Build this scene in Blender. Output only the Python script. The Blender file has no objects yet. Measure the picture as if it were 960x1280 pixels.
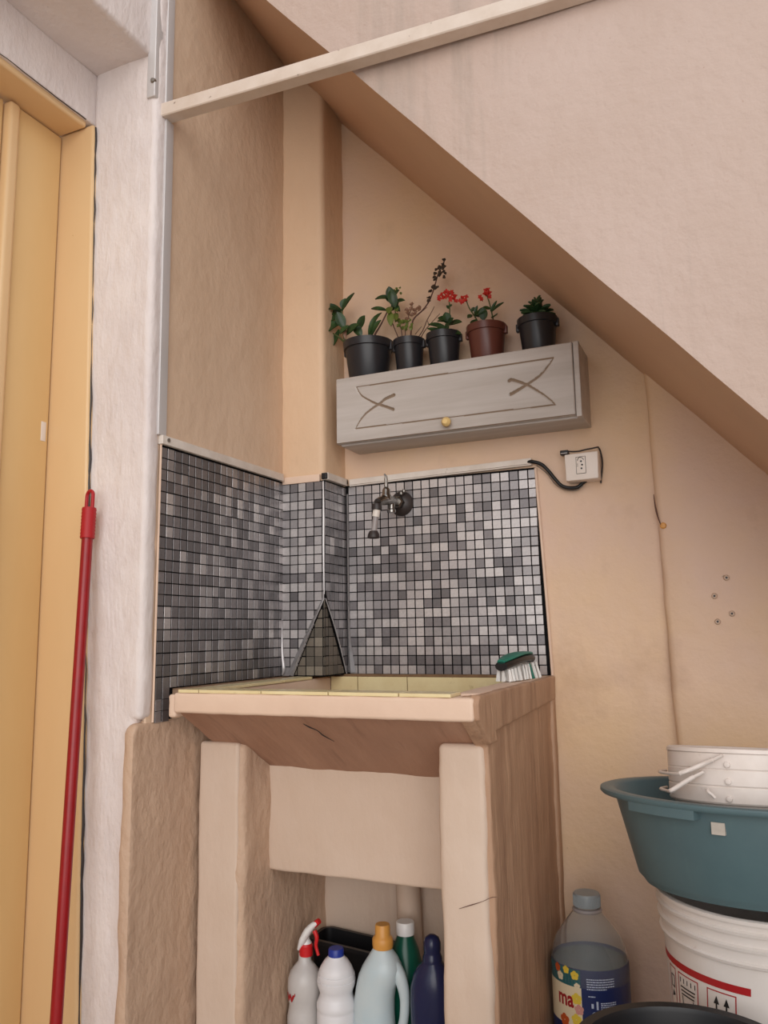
import bpy, bmesh, math, random
import numpy as np
from mathutils import Vector, Matrix, noise
PI = math.pi
random.seed(7)
scene = bpy.context.scene
COL = scene.collection

# ---------------------------------------------------------------- camera
def set_camera():
    yaw, pitch, roll, f = 0.419472, 0.148494, -0.016703, 1001.19
    cy, sy = math.cos(yaw), math.sin(yaw)
    fw = Vector((-sy*math.cos(pitch), cy*math.cos(pitch), math.sin(pitch)))
    rt = Vector((cy, sy, 0)); up = rt.cross(fw)
    r = rt*math.cos(roll) + up*math.sin(roll)
    u = -rt*math.sin(roll) + up*math.cos(roll)
    cam = bpy.data.cameras.new('camera'); o = bpy.data.objects.new('camera', cam)
    COL.objects.link(o)
    m = Matrix((r, u, -fw)).transposed().to_4x4(); m.translation = Vector((1.02935, -1.80561, 0.95202))
    o.matrix_world = m
    cam.sensor_fit = 'VERTICAL'; cam.sensor_height = 36.0; cam.lens = f*36.0/1280.0
    cam.clip_start = 0.02
    scene.camera = o
set_camera()

# ---------------------------------------------------------------- light
world = bpy.data.worlds.new('overcast_sky'); scene.world = world; world.use_nodes = True
wb = world.node_tree.nodes['Background']
wb.inputs[0].default_value = (0.93, 0.96, 1.0, 1); wb.inputs[1].default_value = 1.08
sun = bpy.data.lights.new('veiled_sun', 'SUN'); sun.energy = 1.35; sun.angle = math.radians(50); sun.color = (1.0, 0.95, 0.9)
so = bpy.data.objects.new('veiled_sun', sun); COL.objects.link(so)
so.rotation_euler = Vector((-0.4, 1.0, -0.22)).to_track_quat('-Z', 'Y').to_euler()
vs = scene.view_settings
vs.view_transform = 'Standard'; vs.look = 'None'; vs.gamma = 1.0; vs.use_curve_mapping = False
vs.exposure = 0.0

# ---------------------------------------------------------------- materials
def srgb(r, g, b):
    def c(v):
        v /= 255.0
        return v/12.92 if v <= 0.04045 else ((v+0.055)/1.055)**2.4
    return (c(r), c(g), c(b), 1)
def mat(name, col, rough=0.5, metal=0.0, var=0.0, vscale=8.0, bump=0.0, bscale=60.0, bdist=0.002, col2=None,
        stretch=(1, 1, 1), trans=0.0, ior=1.45, spec=0.5, coat=0.0, alpha=None, streak=None, bstretch=(1,1,1), extra=None):
    m = bpy.data.materials.new(name); m.use_nodes = True
    nt = m.node_tree; N = nt.nodes; L = nt.links; b = N['Principled BSDF']
    b.inputs['Base Color'].default_value = col; b.inputs['Roughness'].default_value = rough
    b.inputs['Metallic'].default_value = metal; b.inputs['Transmission Weight'].default_value = trans
    b.inputs['IOR'].default_value = ior; b.inputs['Specular IOR Level'].default_value = spec
    b.inputs['Coat Weight'].default_value = coat
    tc = N.new('ShaderNodeTexCoord')
    def mapped(st):
        mp = N.new('ShaderNodeMapping'); mp.inputs['Scale'].default_value = st
        L.new(tc.outputs['Object'], mp.inputs[0]); return mp.outputs[0]
    def tex(scale, st, detail=6, rough_=0.6):
        t = N.new('ShaderNodeTexNoise'); t.inputs['Scale'].default_value = scale
        t.inputs['Detail'].default_value = detail; t.inputs['Roughness'].default_value = rough_
        L.new(mapped(st), t.inputs['Vector']); return t.outputs['Fac']
    def ramp(src, lo, hi, c0=(0,0,0,1), c1=(1,1,1,1)):
        r = N.new('ShaderNodeValToRGB'); r.color_ramp.elements[0].position = lo; r.color_ramp.elements[1].position = hi
        r.color_ramp.elements[0].color = c0; r.color_ramp.elements[1].color = c1
        L.new(src, r.inputs[0]); return r.outputs[0]
    def mix(fac, a, c):
        x = N.new('ShaderNodeMix'); x.data_type = 'RGBA'
        L.new(fac, x.inputs[0])
        for s, v in ((6, a), (7, c)):
            if isinstance(v, tuple): x.inputs[s].default_value = v
            else: L.new(v, x.inputs[s])
        return x.outputs[2]
    cur = col
    if var > 0:
        c2 = col2 or tuple(list(v*(1-var) for v in col[:3])+[1])
        cur = mix(ramp(tex(vscale, stretch), 0.35, 0.68), col, c2)
    if streak:     # list of (colour, scale, stretch, lo, hi)
        for (sc_, s_, st_, lo, hi) in streak:
            cur = mix(ramp(tex(s_, st_), lo, hi, (0,0,0,1), (sc_[3],)*3+(1,)), cur, sc_[:3]+(1,))
    if not isinstance(cur, tuple): L.new(cur, b.inputs['Base Color'])
    if bump > 0:
        bp = N.new('ShaderNodeBump'); bp.inputs['Strength'].default_value = bump; bp.inputs['Distance'].default_value = bdist
        L.new(tex(bscale, bstretch, 8, 0.55), bp.inputs['Height'])
        L.new(bp.outputs[0], b.inputs['Normal'])
    return m
def S(r, g, b, a): return srgb(r, g, b)[:3] + (a,)

BEIGE = srgb(218, 186, 154); BEIGE2 = srgb(193, 160, 132)
M = {}
M['beige'] = mat('beige_plaster', BEIGE, 0.6, var=1, col2=srgb(211,178,146), vscale=2.5, bump=0.5, bscale=55, bdist=0.004, bstretch=(1,1,0.5),
                 streak=[(S(150,118,96,0.35), 9, (1,1,1), 0.62, 0.8)])
M['beige_back'] = mat('back_wall_plaster', srgb(220,187,150), 0.5, var=1, col2=srgb(214,184,166), vscale=2.2, bump=0.7, bscale=30, bdist=0.004,
                 streak=[(S(164,128,104,0.45), 3.2, (1,1,1), 0.56, 0.72), (S(120,85,65,0.7), 60, (1,1,1), 0.72, 0.78)])
M['beige_left'] = mat('niche_left_plaster', srgb(216,188,162), 0.55, var=1, col2=srgb(206,177,150), vscale=2.0, bump=0.6, bscale=22, bdist=0.007, bstretch=(1,1,0.75))
M['rough_beige'] = mat('brushed_plaster', srgb(198,168,143), 0.6, var=1, col2=srgb(191,161,138), vscale=5, bump=0.8, bscale=42, bdist=0.008, bstretch=(1,1,0.7))
M['pillar'] = mat('pinkish_pillar_paint', srgb(208,186,168), 0.55, var=1, col2=srgb(202,178,158), vscale=4, bump=0.5, bscale=40, bdist=0.004, bstretch=(1,1,0.5),
                 streak=[(S(186,152,130,0.35), 14, (1,1,0.15), 0.6, 0.75)])
M['tank_wash'] = mat('scrubbed_tank_paint', srgb(176,136,112), 0.6, var=1, col2=srgb(160,120,98), vscale=12, stretch=(1,0.12,0.3), bump=0.9, bscale=60, bdist=0.004, bstretch=(1,.2,.2),
                 streak=[(S(124,88,72,0.6), 26, (1,0.1,0.1), 0.58, 0.7)])
M['tank_side'] = mat('streaked_tank_side', srgb(186,150,122), 0.6, var=1, col2=srgb(160,124,99), vscale=20, stretch=(1,1,0.08), bump=1.0, bscale=60, bdist=0.004, bstretch=(1,1,0.15),
                 streak=[(S(124,92,72,0.5), 34, (1,1,0.06), 0.58, 0.7)])
M['stair'] = mat('stair_plaster', srgb(190,168,156), 0.6, var=1, col2=srgb(183,160,146), vscale=3, bump=0.8, bscale=40, bdist=0.005,
                 streak=[(S(132,124,112,0.65), 6, (1,1,0.07), 0.54, 0.72), (S(150,110,90,0.5), 50, (1,1,1), 0.70, 0.76)])
M['soffit'] = mat('soffit_paint', srgb(204,168,138), 0.5, var=1, col2=srgb(196,160,130), vscale=3, bump=0.35, bscale=60, bdist=0.002)
M['white_wall'] = mat('whitewashed_plaster', srgb(226,215,210), 0.6, var=1, col2=srgb(216,204,200), vscale=6, bump=0.9, bscale=45, bdist=0.005, bstretch=(1,1,0.5),
                 streak=[(S(150,130,120,0.5), 60, (1,1,0.6), 0.68, 0.76)])
M['door'] = mat('yellow_door_paint', srgb(225,190,144), 0.32, var=1, col2=srgb(219,182,134), vscale=3, stretch=(1,1,.3), bump=0.15, bscale=25, bdist=0.002,
                 streak=[(S(190,140,80,0.6), 70, (1,1,1), 0.74, 0.78)])
M['door_dark'] = mat('yellow_door_leaf_paint', srgb(224,188,134), 0.35, var=1, col2=srgb(216,178,122), vscale=3, stretch=(1,1,.3), bump=0.15, bscale=25, bdist=0.002)
M['frame_white'] = mat('white_enamel_bar', srgb(214,198,184), 0.35, var=1, col2=srgb(204,186,170), vscale=20, bump=0.2, bscale=90, bdist=0.001,
                 streak=[(S(110,84,66,0.9), 45, (1,1,1), 0.68, 0.74)])
M['alu'] = mat('painted_aluminium', srgb(205,200,198), 0.35, 0.2, var=0.08, vscale=6)
M['pvc'] = mat('white_pvc', srgb(222,212,202), 0.4, var=1, col2=srgb(205,192,180), vscale=14, streak=[(S(150,125,105,0.5), 40, (1,1,1), 0.66, 0.75)])
M['black'] = mat('black_plastic', srgb(24,23,25), 0.4)
M['pot_black'] = mat('black_pot_plastic', srgb(38,37,40), 0.33)
M['pot_brown'] = mat('brown_pot_plastic', srgb(96,52,42), 0.33)
M['soil'] = mat('potting_soil', srgb(58,42,32), 0.95, var=0.5, vscale=90, bump=1, bscale=120, bdist=0.004)
M['cab'] = mat('whitewashed_wood', srgb(190,182,176), 0.42, var=1, col2=srgb(172,162,154), vscale=30, stretch=(0.08,1,1), bump=0.4, bscale=90, bdist=0.001, bstretch=(.08,1,1))
M['cab_groove'] = mat('bare_groove_wood', srgb(132,112,94), 0.7)
M['knob'] = mat('varnished_pine', srgb(222,190,128), 0.3, var=0.1, vscale=40)
M['screw'] = mat('dull_steel', srgb(150,146,140), 0.35, 0.9)
M['chrome'] = mat('worn_chrome', srgb(150,145,140), 0.22, 1.0, var=0.35, vscale=60)
M['hose'] = mat('translucent_grey_tube', srgb(150,142,140), 0.3)
M['dark_rubber'] = mat('dark_rubber', srgb(52,44,42), 0.45)
M['red'] = mat('red_plastic_sleeve', srgb(150,22,28), 0.28, var=0.15, vscale=40)
M['red_grip'] = mat('red_grip_plastic', srgb(168,24,30), 0.5)
M['yellow_tile'] = mat('yellow_glazed_tile', srgb(230,214,168), 0.25, var=1, col2=srgb(220,200,152), vscale=14, streak=[(S(150,116,70,0.6), 30, (1,1,1), 0.62, 0.75)])
M['grout'] = mat('brown_grout', srgb(128,98,70), 0.9, var=0.3, vscale=50)
M['mortar'] = mat('tank_rim_paint', srgb(224,196,174), 0.5, var=1, col2=srgb(216,186,164), vscale=6, bump=0.3, bscale=40, bdist=0.003)
M['green'] = mat('dark_leaf', srgb(48,76,34), 0.38, var=1, col2=srgb(28,48,26), vscale=50)
M['green_light'] = mat('yellow_green_leaf', srgb(104,118,52), 0.45, var=0.3, vscale=60)
M['succulent'] = mat('succulent_leaf', srgb(52,84,48), 0.4, var=1, col2=srgb(36,62,38), vscale=50)
M['stem'] = mat('brown_twig', srgb(92,62,52), 0.7)
M['stem_green'] = mat('green_stem', srgb(76,84,44), 0.6)
M['leaf_brown'] = mat('bronze_leaf', srgb(74,62,50), 0.5, var=0.4, vscale=80)
M['leaf_pink'] = mat('pinkish_leaf', srgb(140,104,82), 0.5, var=0.3, vscale=80)
M['flower'] = mat('red_petal', srgb(172,22,20), 0.55, var=1, col2=srgb(204,50,34), vscale=120)
M['cactus'] = mat('orange_bud', srgb(168,98,66), 0.6, var=0.3, vscale=60)
M['basin'] = mat('teal_plastic', srgb(84,106,110), 0.42, var=1, col2=srgb(77,98,103), vscale=9, streak=[(S(100,124,124,0.35), 26, (1,1,.15), 0.6, 0.8)])
M['bucket'] = mat('white_bucket_plastic', srgb(214,207,202), 0.35, var=1, col2=srgb(206,196,188), vscale=8, streak=[(S(160,136,118,0.6), 30, (1,1,1), 0.66, 0.8)])
M['pail'] = mat('white_pail_plastic', srgb(226,214,206), 0.35, var=1, col2=srgb(214,200,190), vscale=12, streak=[(S(170,140,118,0.5), 40, (1,1,1.4), 0.64, 0.8)])
M['print_red'] = mat('red_print', srgb(160,30,34), 0.4)
M['print_black'] = mat('black_print', srgb(30,28,30), 0.4)
M['tape'] = mat('aged_tape', srgb(190,180,168), 0.45, var=0.2, vscale=60)
M['clear'] = mat('clear_pet', (0.93, 0.95, 0.95, 1), 0.08, trans=0.93, ior=1.12)
M['liquid'] = mat('pale_blue_liquid', (0.55, 0.72, 0.78, 1), 0.05, trans=0.85, ior=1.2)
M['cap_grey'] = mat('grey_cap_plastic', srgb(140,146,148), 0.4)
M['label_blue'] = mat('blue_label', srgb(28,42,92), 0.35)
M['label_cream'] = mat('cream_label', srgb(232,214,180), 0.4)
M['label_yellow'] = mat('yellow_petal_print', srgb(232,200,70), 0.4)
M['label_teal'] = mat('teal_print', srgb(30,92,96), 0.4)
M['label_pink'] = mat('pink_petal_print', srgb(214,150,140), 0.4)
M['label_orange'] = mat('orange_print', srgb(196,84,36), 0.4)
M['print_white'] = mat('white_print', srgb(190,200,220), 0.4)
M['white_bottle'] = mat('white_bottle_plastic', srgb(222,220,222), 0.3)
M['milky'] = mat('milky_plastic', srgb(208,202,198), 0.3, trans=0.15, var=0.08, vscale=30)
M['cap_blue'] = mat('blue_cap_plastic', srgb(30,52,140), 0.35)
M['jug'] = mat('pale_blue_jug_plastic', srgb(186,202,208), 0.33, var=1, col2=srgb(196,206,208), vscale=14)
M['cap_orange'] = mat('ochre_cap_plastic', srgb(206,146,70), 0.38)
M['green_bottle'] = mat('green_bottle_plastic', srgb(14,76,60), 0.3)
M['navy'] = mat('navy_bottle_plastic', srgb(30,36,72), 0.25)
M['spray_red'] = mat('red_sprayer_plastic', srgb(196,30,34), 0.35)
M['spray_white'] = mat('white_sprayer_plastic', srgb(225,222,220), 0.35)
M['brush_green'] = mat('green_rubber', srgb(22,112,94), 0.45)
M['bristle'] = mat('white_bristle', srgb(226,224,220), 0.5)
M['outlet'] = mat('outlet_plastic', srgb(226,214,204), 0.35)
M['concrete'] = mat('grey_concrete', srgb(196,182,166), 0.85, var=0.25, vscale=3, bump=0.5, bscale=40, bdist=0.004)
M['film'] = mat('dark_joint_film', srgb(16,15,16), 0.8, spec=0.1)
M['film_gloss'] = mat('silver_film_edge', srgb(190,186,186), 0.25, 0.3)
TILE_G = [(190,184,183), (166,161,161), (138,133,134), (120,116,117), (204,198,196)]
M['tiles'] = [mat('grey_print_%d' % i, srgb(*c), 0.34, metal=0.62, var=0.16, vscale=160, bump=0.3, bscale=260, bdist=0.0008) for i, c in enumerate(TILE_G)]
TILE_B = [(116,106,94), (98,90,80), (134,124,110)]
M['old_tiles'] = [mat('brown_glaze_%d' % i, srgb(*c), 0.5, var=0.2, vscale=90) for i, c in enumerate(TILE_B)]

# ---------------------------------------------------------------- helpers
BASE = {}
def props(o, label=None, cat=None, group=None, kind=None):
    if label: o['label'] = label
    if cat: o['category'] = cat
    if group: o['group'] = group
    if kind: o['kind'] = kind
    return o
def thing(name, label, cat, loc, group=None):
    o = bpy.data.objects.new(name, None); COL.objects.link(o); o.location = loc; o.empty_display_size = 0.05
    BASE[o] = Vector(loc)
    return props(o, label, cat, group)
def obj(name, bm, m, parent=None, smooth=True, label=None, kind=None, loc=None, sharp=40):
    """mesh given in world coordinates; moved to its thing's base (or to loc)"""
    me = bpy.data.meshes.new(name)
    if isinstance(bm, tuple): me.from_pydata(bm[0], [], bm[1])
    else: bm.to_mesh(me); bm.free()
    base = BASE[parent] if parent else Vector(loc or (0, 0, 0))
    if base.length > 0: me.transform(Matrix.Translation(-base))
    ms = m if isinstance(m, list) else [m]
    for x in ms: me.materials.append(x)
    if smooth:
        me.polygons.foreach_set('use_smooth', [True]*len(me.polygons))
        try: me.set_sharp_from_angle(angle=math.radians(sharp))
        except Exception: pass
    o = bpy.data.objects.new(name, me); COL.objects.link(o)
    if parent: o.parent = parent
    else: o.location = base
    BASE[o] = base
    return props(o, label, kind=kind)
def struct(name, bm, m, label, smooth=True, parent=None, cat='wall', loc=None):
    o = obj(name, bm, m, parent, smooth, loc=loc)
    if not parent: props(o, label, cat, kind='structure')
    return o
def nz(p, s, seed=0.0): return noise.noise(Vector((p[0]*s+seed, p[1]*s, p[2]*s)))

def rbox(bm, lo, hi, r=0.005, step=0.05, amp=0.0, nsc=12.0, seed=0.0, fix=()):
    """rounded box with a grid on every face, roughened by noise"""
    lo = Vector(lo); hi = Vector(hi)
    def cuts(a, b):
        rr = min(r, (b-a)*0.49); n = max(1, int((b-a-2*rr)/step))
        return [a, a+rr*0.3, a+rr*0.65] + [a+rr+(b-a-2*rr)*i/n for i in range(n+1)] + [b-rr*0.65, b-rr*0.3, b]
    cs = [cuts(lo[i], hi[i]) for i in range(3)]
    verts = {}
    def vert(p):
        k = (round(p[0], 6), round(p[1], 6), round(p[2], 6))
        if k in verts: return verts[k]
        q = Vector(p); inner = Vector([min(max(q[i], lo[i]+min(r,(hi[i]-lo[i])*.49)), hi[i]-min(r,(hi[i]-lo[i])*.49)) for i in range(3)])
        d = q-inner; n = d.normalized() if d.length > 1e-9 else Vector((0, 0, 1))
        out = inner + n*min(r, d.length if d.length < r else r)
        if amp:
            out += n*amp*(nz(out, nsc, seed)+0.5*nz(out, nsc*2.7, seed+9))
        verts[k] = bm.verts.new(out); return verts[k]
    for ax in range(3):
        u, w = (ax+1) % 3, (ax+2) % 3
        for side, val in ((0, lo[ax]), (1, hi[ax])):
            for i in range(len(cs[u])-1):
                for j in range(len(cs[w])-1):
                    q = []
                    for (a, b) in ((i, j), (i+1, j), (i+1, j+1), (i, j+1)):
                        p = [0, 0, 0]; p[ax] = val; p[u] = cs[u][a]; p[w] = cs[w][b]; q.append(vert(p))
                    if not side: q.reverse()
                    if len(set(q)) == 4:
                        try: bm.faces.new(q)
                        except ValueError: pass
    return bm
def RB(lo, hi, r=0.005, step=0.05, amp=0.0, nsc=12.0, seed=0.0): return rbox(bmesh.new(), lo, hi, r, step, amp, nsc, seed)

def box(bm, lo, hi, bev=0.0, mi=0):
    vs_ = [bm.verts.new((x, y, z)) for x in (lo[0], hi[0]) for y in (lo[1], hi[1]) for z in (lo[2], hi[2])]
    fs = [bm.faces.new([vs_[i] for i in f]) for f in ((0,1,3,2),(4,6,7,5),(0,4,5,1),(2,3,7,6),(0,2,6,4),(1,5,7,3))]
    for f in fs: f.material_index = mi
    if bev:
        es = list({e for f in fs for e in f.edges})
        bmesh.ops.bevel(bm, geom=es, offset=bev, segments=2, affect='EDGES', profile=0.6)
    return bm
def BX(lo, hi, bev=0.0): return box(bmesh.new(), lo, hi, bev)

def prism(bm, poly, axis, a, b, bev=0.0):
    """polygon given in the two other axes (in x,y,z order), extruded along axis from a to b"""
    def P(p, t):
        l = list(p); l.insert(axis, t); return l
    A = [bm.verts.new(P(p, a)) for p in poly]; B = [bm.verts.new(P(p, b)) for p in poly]
    fs = [bm.faces.new(A), bm.faces.new(list(reversed(B)))]
    n = len(poly)
    for i in range(n):
        fs.append(bm.faces.new((A[i], B[i], B[(i+1) % n], A[(i+1) % n])))
    bmesh.ops.recalc_face_normals(bm, faces=fs)
    if bev:
        bmesh.ops.bevel(bm, geom=list({e for f in fs for e in f.edges}), offset=bev, segments=3, affect='EDGES', profile=0.5)
    return bm
def roughen(bm, amp, nsc, cuts_len=0.04, seed=0, keep=None):
    bmesh.ops.triangulate(bm, faces=[f for f in bm.faces if len(f.verts) > 4])
    for _ in range(6):
        es = [e for e in bm.edges if e.calc_length() > cuts_len]
        if not es: break
        bmesh.ops.subdivide_edges(bm, edges=es, cuts=1, use_grid_fill=True)
    bmesh.ops.triangulate(bm, faces=[f for f in bm.faces if len(f.verts) > 4])
    bm.normal_update()
    for v in bm.verts:
        v.co += v.normal*amp*(nz(v.co, nsc, seed)+0.5*nz(v.co, nsc*2.7, seed+5))
    return bm

def lathe(bm, prof, c=(0, 0, 0), seg=40, sx=1.0, sy=1.0, axis=None, closed=False, mi=0):
    """profile [(r, z)] turned about a vertical axis through c (or about axis, a Vector)"""
    q = Vector((0, 0, 1)).rotation_difference(Vector(axis).normalized()) if axis else None
    rings = []
    for (r, z) in prof:
        ring = []
        if r < 1e-6:
            p = Vector((0, 0, z)); p = (q @ p) if q else p
            ring = [bm.verts.new(p+Vector(c))]*seg
        else:
            for k in range(seg):
                a = 2*PI*k/seg; p = Vector((r*sx*math.cos(a), r*sy*math.sin(a), z)); p = (q @ p) if q else p
                ring.append(bm.verts.new(p+Vector(c)))
        rings.append(ring)
    pairs = list(zip(rings, rings[1:]))
    if closed: pairs.append((rings[-1], rings[0]))
    for A, B in pairs:
        for k in range(seg):
            f = [A[k], A[(k+1) % seg], B[(k+1) % seg], B[k]]; g = []
            for v in f:
                if v not in g: g.append(v)
            if len(g) >= 3:
                try: bm.faces.new(g).material_index = mi
                except ValueError: pass
    return bm
def LA(prof, c=(0,0,0), seg=40, **k): return lathe(bmesh.new(), prof, c, seg, **k)

def smooth_path(pts, n=6):
    pts = [Vector(p) for p in pts]
    if len(pts) < 3: return pts
    out = []
    for i in range(len(pts)-1):
        p0 = pts[max(i-1, 0)]; p1 = pts[i]; p2 = pts[i+1]; p3 = pts[min(i+2, len(pts)-1)]
        for k in range(n):
            t = k/n
            out.append(0.5*((2*p1)+(p2-p0)*t+(2*p0-5*p1+4*p2-p3)*t*t+(3*p1-p0-3*p2+p3)*t**3))
    out.append(pts[-1]); return out
def tube(bm, pts, r, seg=10, smooth=True, cap=True, flat=1.0, n=6):
    P = smooth_path(pts, n) if smooth else [Vector(p) for p in pts]
    rs = r if isinstance(r, (list, tuple)) else [r]*2
    ref = Vector((0, 0, 1)); prev = None; rings = []
    for i, p in enumerate(P):
        t = (P[min(i+1, len(P)-1)]-P[max(i-1, 0)]).normalized()
        if prev is None:
            a = t.cross(ref)
            if a.length < 0.1: a = t.cross(Vector((0, 1, 0)))
            a.normalize()
        else:
            a = (prev-t*prev.dot(t)).normalized()
        prev = a; b = t.cross(a)
        u = i/(len(P)-1)*(len(rs)-1); k = min(int(u), len(rs)-2); rad = rs[k]+(rs[k+1]-rs[k])*(u-k)
        rings.append([bm.verts.new(p+(a*math.cos(2*PI*j/seg)+b*flat*math.sin(2*PI*j/seg))*rad) for j in range(seg)])
    for A, B in zip(rings, rings[1:]):
        for j in range(seg):
            bm.faces.new((A[j], A[(j+1) % seg], B[(j+1) % seg], B[j]))
    if cap:
        bm.faces.new(list(reversed(rings[0]))); bm.faces.new(rings[-1])
    return bm
def TU(pts, r, seg=10, **k): return tube(bmesh.new(), pts, r, seg, **k)

def loft(bm, secs, seg=28, sq=2.0):
    """secs: (z, cx, cy, rx, ry) ; superellipse cross-sections with exponent sq"""
    rings = []
    for (z, cx, cy, rx, ry) in secs:
        ring = []
        for k in range(seg):
            a = 2*PI*k/seg; ca, sa = math.cos(a), math.sin(a)
            ring.append(bm.verts.new((cx+rx*math.copysign(abs(ca)**(2/sq), ca), cy+ry*math.copysign(abs(sa)**(2/sq), sa), z)))
        rings.append(ring)
    for A, B in zip(rings, rings[1:]):
        for j in range(seg): bm.faces.new((A[j], A[(j+1) % seg], B[(j+1) % seg], B[j]))
    bm.faces.new(list(reversed(rings[0]))); bm.faces.new(rings[-1])
    return bm

def leaf(base, tip, w, bend=0.0, up=None, fold=0.25, th=0.0012, shape='oval', n=7):
    """a thick curved blade from base to tip"""
    bm = bmesh.new(); b = Vector(base); t = Vector(tip); d = t-b; L = d.length
    up = Vector(up) if up else Vector((0.15, -0.85, 0.45))
    side = d.cross(up).normalized(); nrm = side.cross(d).normalized()
    rows = []
    for i in range(n+1):
        s = i/n
        if shape == 'oval': wd = math.sin(PI*min(1, s*0.97+0.03))**0.7
        elif shape == 'spoon': wd = math.sin(PI*s**1.5)**0.75 if 0 < s < 1 else 0.0
        else: wd = (1-s)**0.8*(0.45+0.55*min(1, s*4))
        wd = max(wd, 0.06)*w/2
        c = b+d*s+nrm*bend*L*4*s*(1-s)
        rows.append([(c+side*wd*k+nrm*(abs(k)*fold*wd)) for k in (-1, -0.5, 0, 0.5, 1)])
    T = [[bm.verts.new(p+nrm*th) for p in r] for r in rows]; B = [[bm.verts.new(p-nrm*th) for p in r] for r in rows]
    for i in range(n):
        for k in range(4):
            bm.faces.new((T[i][k], T[i][k+1], T[i+1][k+1], T[i+1][k])); bm.faces.new((B[i][k+1], B[i][k], B[i+1][k], B[i+1][k+1]))
        bm.faces.new((T[i+1][0], B[i+1][0], B[i][0], T[i][0])); bm.faces.new((T[i][4], B[i][4], B[i+1][4], T[i+1][4]))
    for r, q in ((T[0], B[0]), (T[n], B[n])):
        for k in range(4): bm.faces.new((r[k], q[k], q[k+1], r[k+1]))
    return bm
def join_into(dst, src):
    me = bpy.data.meshes.new('tmp'); src.to_mesh(me); src.free(); dst.from_mesh(me); bpy.data.meshes.remove(me)

def text_mesh(body, size, depth=0.0, bold=0.0):
    cu = bpy.data.curves.new('text', 'FONT'); cu.body = body; cu.size = size; cu.extrude = depth
    cu.align_x = 'LEFT'; cu.offset = bold; cu.resolution_u = 3
    o = bpy.data.objects.new('text', cu); COL.objects.link(o)
    dg = bpy.context.evaluated_depsgraph_get(); dg.update()
    me = bpy.data.meshes.new_from_object(o.evaluated_get(dg))
    bpy.data.objects.remove(o); bpy.data.curves.remove(cu)
    bm = bmesh.new(); bm.from_mesh(me); bpy.data.meshes.remove(me)
    bmesh.ops.triangulate(bm, faces=bm.faces)
    return bm
def wrap(bm, c, r_of_z, th0, z0):
    """bends a flat drawing (x along the arc, y up) round the vertical axis through c"""
    es = [e for e in bm.edges if e.calc_length() > 0.012]
    if es: bmesh.ops.subdivide_edges(bm, edges=es, cuts=5, use_grid_fill=True)
    for v in bm.verts:
        z = z0+v.co.y; r = r_of_z(z)+v.co.z; a = th0+v.co.x/r
        v.co = Vector((c[0]+r*math.cos(a), c[1]+r*math.sin(a), z))
    return bm
def flat_rect(bm, x0, y0, x1, y1, z=0.0):
    n = max(1, int((x1-x0)/0.006)); 
    for i in range(n):
        a = x0+(x1-x0)*i/n; b = x0+(x1-x0)*(i+1)/n
        bm.faces.new([bm.verts.new(p) for p in ((a, y0, z), (b, y0, z), (b, y1, z), (a, y1, z))])
    return bm
def flat_poly(bm, pts, z=0.0):
    bm.faces.new([bm.verts.new((x, y, z)) for x, y in pts]); return bm

def tilt(o, pivot, ang):
    """leans a thing about the x axis through a pivot"""
    m = Matrix.Translation(pivot) @ Matrix.Rotation(ang, 4, 'X') @ Matrix.Translation(-Vector(pivot)) @ Matrix.Translation(o.location)
    o.location = m.to_translation(); o.rotation_euler = m.to_euler()
FL = 0.12      # floor level
T = 0.85       # tank rim
ZT = 1.331     # top of the mosaic film

# ================================================================ SETTING
struct('wall_back', RB((-0.3, 0.0, 0), (2.4, 0.15, 3.2), 0.003, 0.06, 0.003, 5, 1), M['beige_back'], 'beige plaster back wall under the sloping staircase')
struct('wall_corner', RB((-0.02, -0.1145, 0.852), (0.1163, 0.05, 2.62), 0.016, 0.03, 0.002, 10, 3), M['beige'], 'narrow rounded beige column in the left back corner of the niche')
bm = prism(bmesh.new(), [(0.862, 1.62), (0.868, 1.3), (0.873, 1.1), (0.880, 0.72), (0.893, FL), (2.4, FL), (2.4, 1.62)], 1, -0.026, 0.02, 0.014)
struct('wall_right_back', roughen(bm, 0.003, 14, 0.06, 4), M['beige_back'], 'slightly proud patch of beige wall with a ragged left edge, behind the buckets')
struct('wall_left', RB((-0.14, -0.598, 0.7), (0.0, 0.02, 3.1), 0.004, 0.04, 0.0025, 9, 5), M['beige_left'], 'shaded beige left wall of the niche above the mosaic')
struct('wall_left_base', RB((-0.020, -0.634, FL), (0.003, 0.0, 0.793), 0.022, 0.02, 0.004, 14, 6), M['rough_beige'], 'rough beige lower left wall with a swollen rounded edge below the mosaic')
bm = roughen(prism(bmesh.new(), [(-0.17, 3.1), (-0.17, 2.1), (-0.118, FL), (-0.013, FL), (-0.013, 0.797), (0.003, 0.797), (0.003, 3.1)], 1, -0.617, -0.579, 0.012), 0.003, 12, 0.03, 7)
struct('wall_front_left', bm, M['white_wall'], 'whitewashed wall end between the yellow door and the tiled niche')
struct('wall_door', RB((-0.36, -2.4, 2.035), (-0.165, -0.58, 3.1), 0.004, 0.05, 0.002, 9, 8), M['white_wall'], 'whitewashed wall over the yellow door')
struct('wall_door_side', RB((-0.36, -2.4, FL), (-0.165, -1.5, 2.035), 0.004, 0.1), M['white_wall'], 'whitewashed wall on the near side of the yellow door')
struct('trim_1', RB((-0.17, -2.4, 2.15), (-0.014, -0.6, 3.1), 0.01, 0.05, 0.002, 8, 9), M['white_wall'], 'white plastered beam running above the yellow door', cat='beam')
struct('wall_right_added', RB((2.4, -1.2, 0), (2.5, 0.15, 3.0), 0.004, 0.3), M['beige'], 'unseen beige wall added on the right to shape reflections')  # out of view, added to darken what the glossy tiles reflect
struct('floor', RB((-0.5, -4.5, 0.0), (2.6, 0.1, FL), 0.004, 0.3), M['concrete'], 'grey concrete floor', cat='floor')

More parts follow.
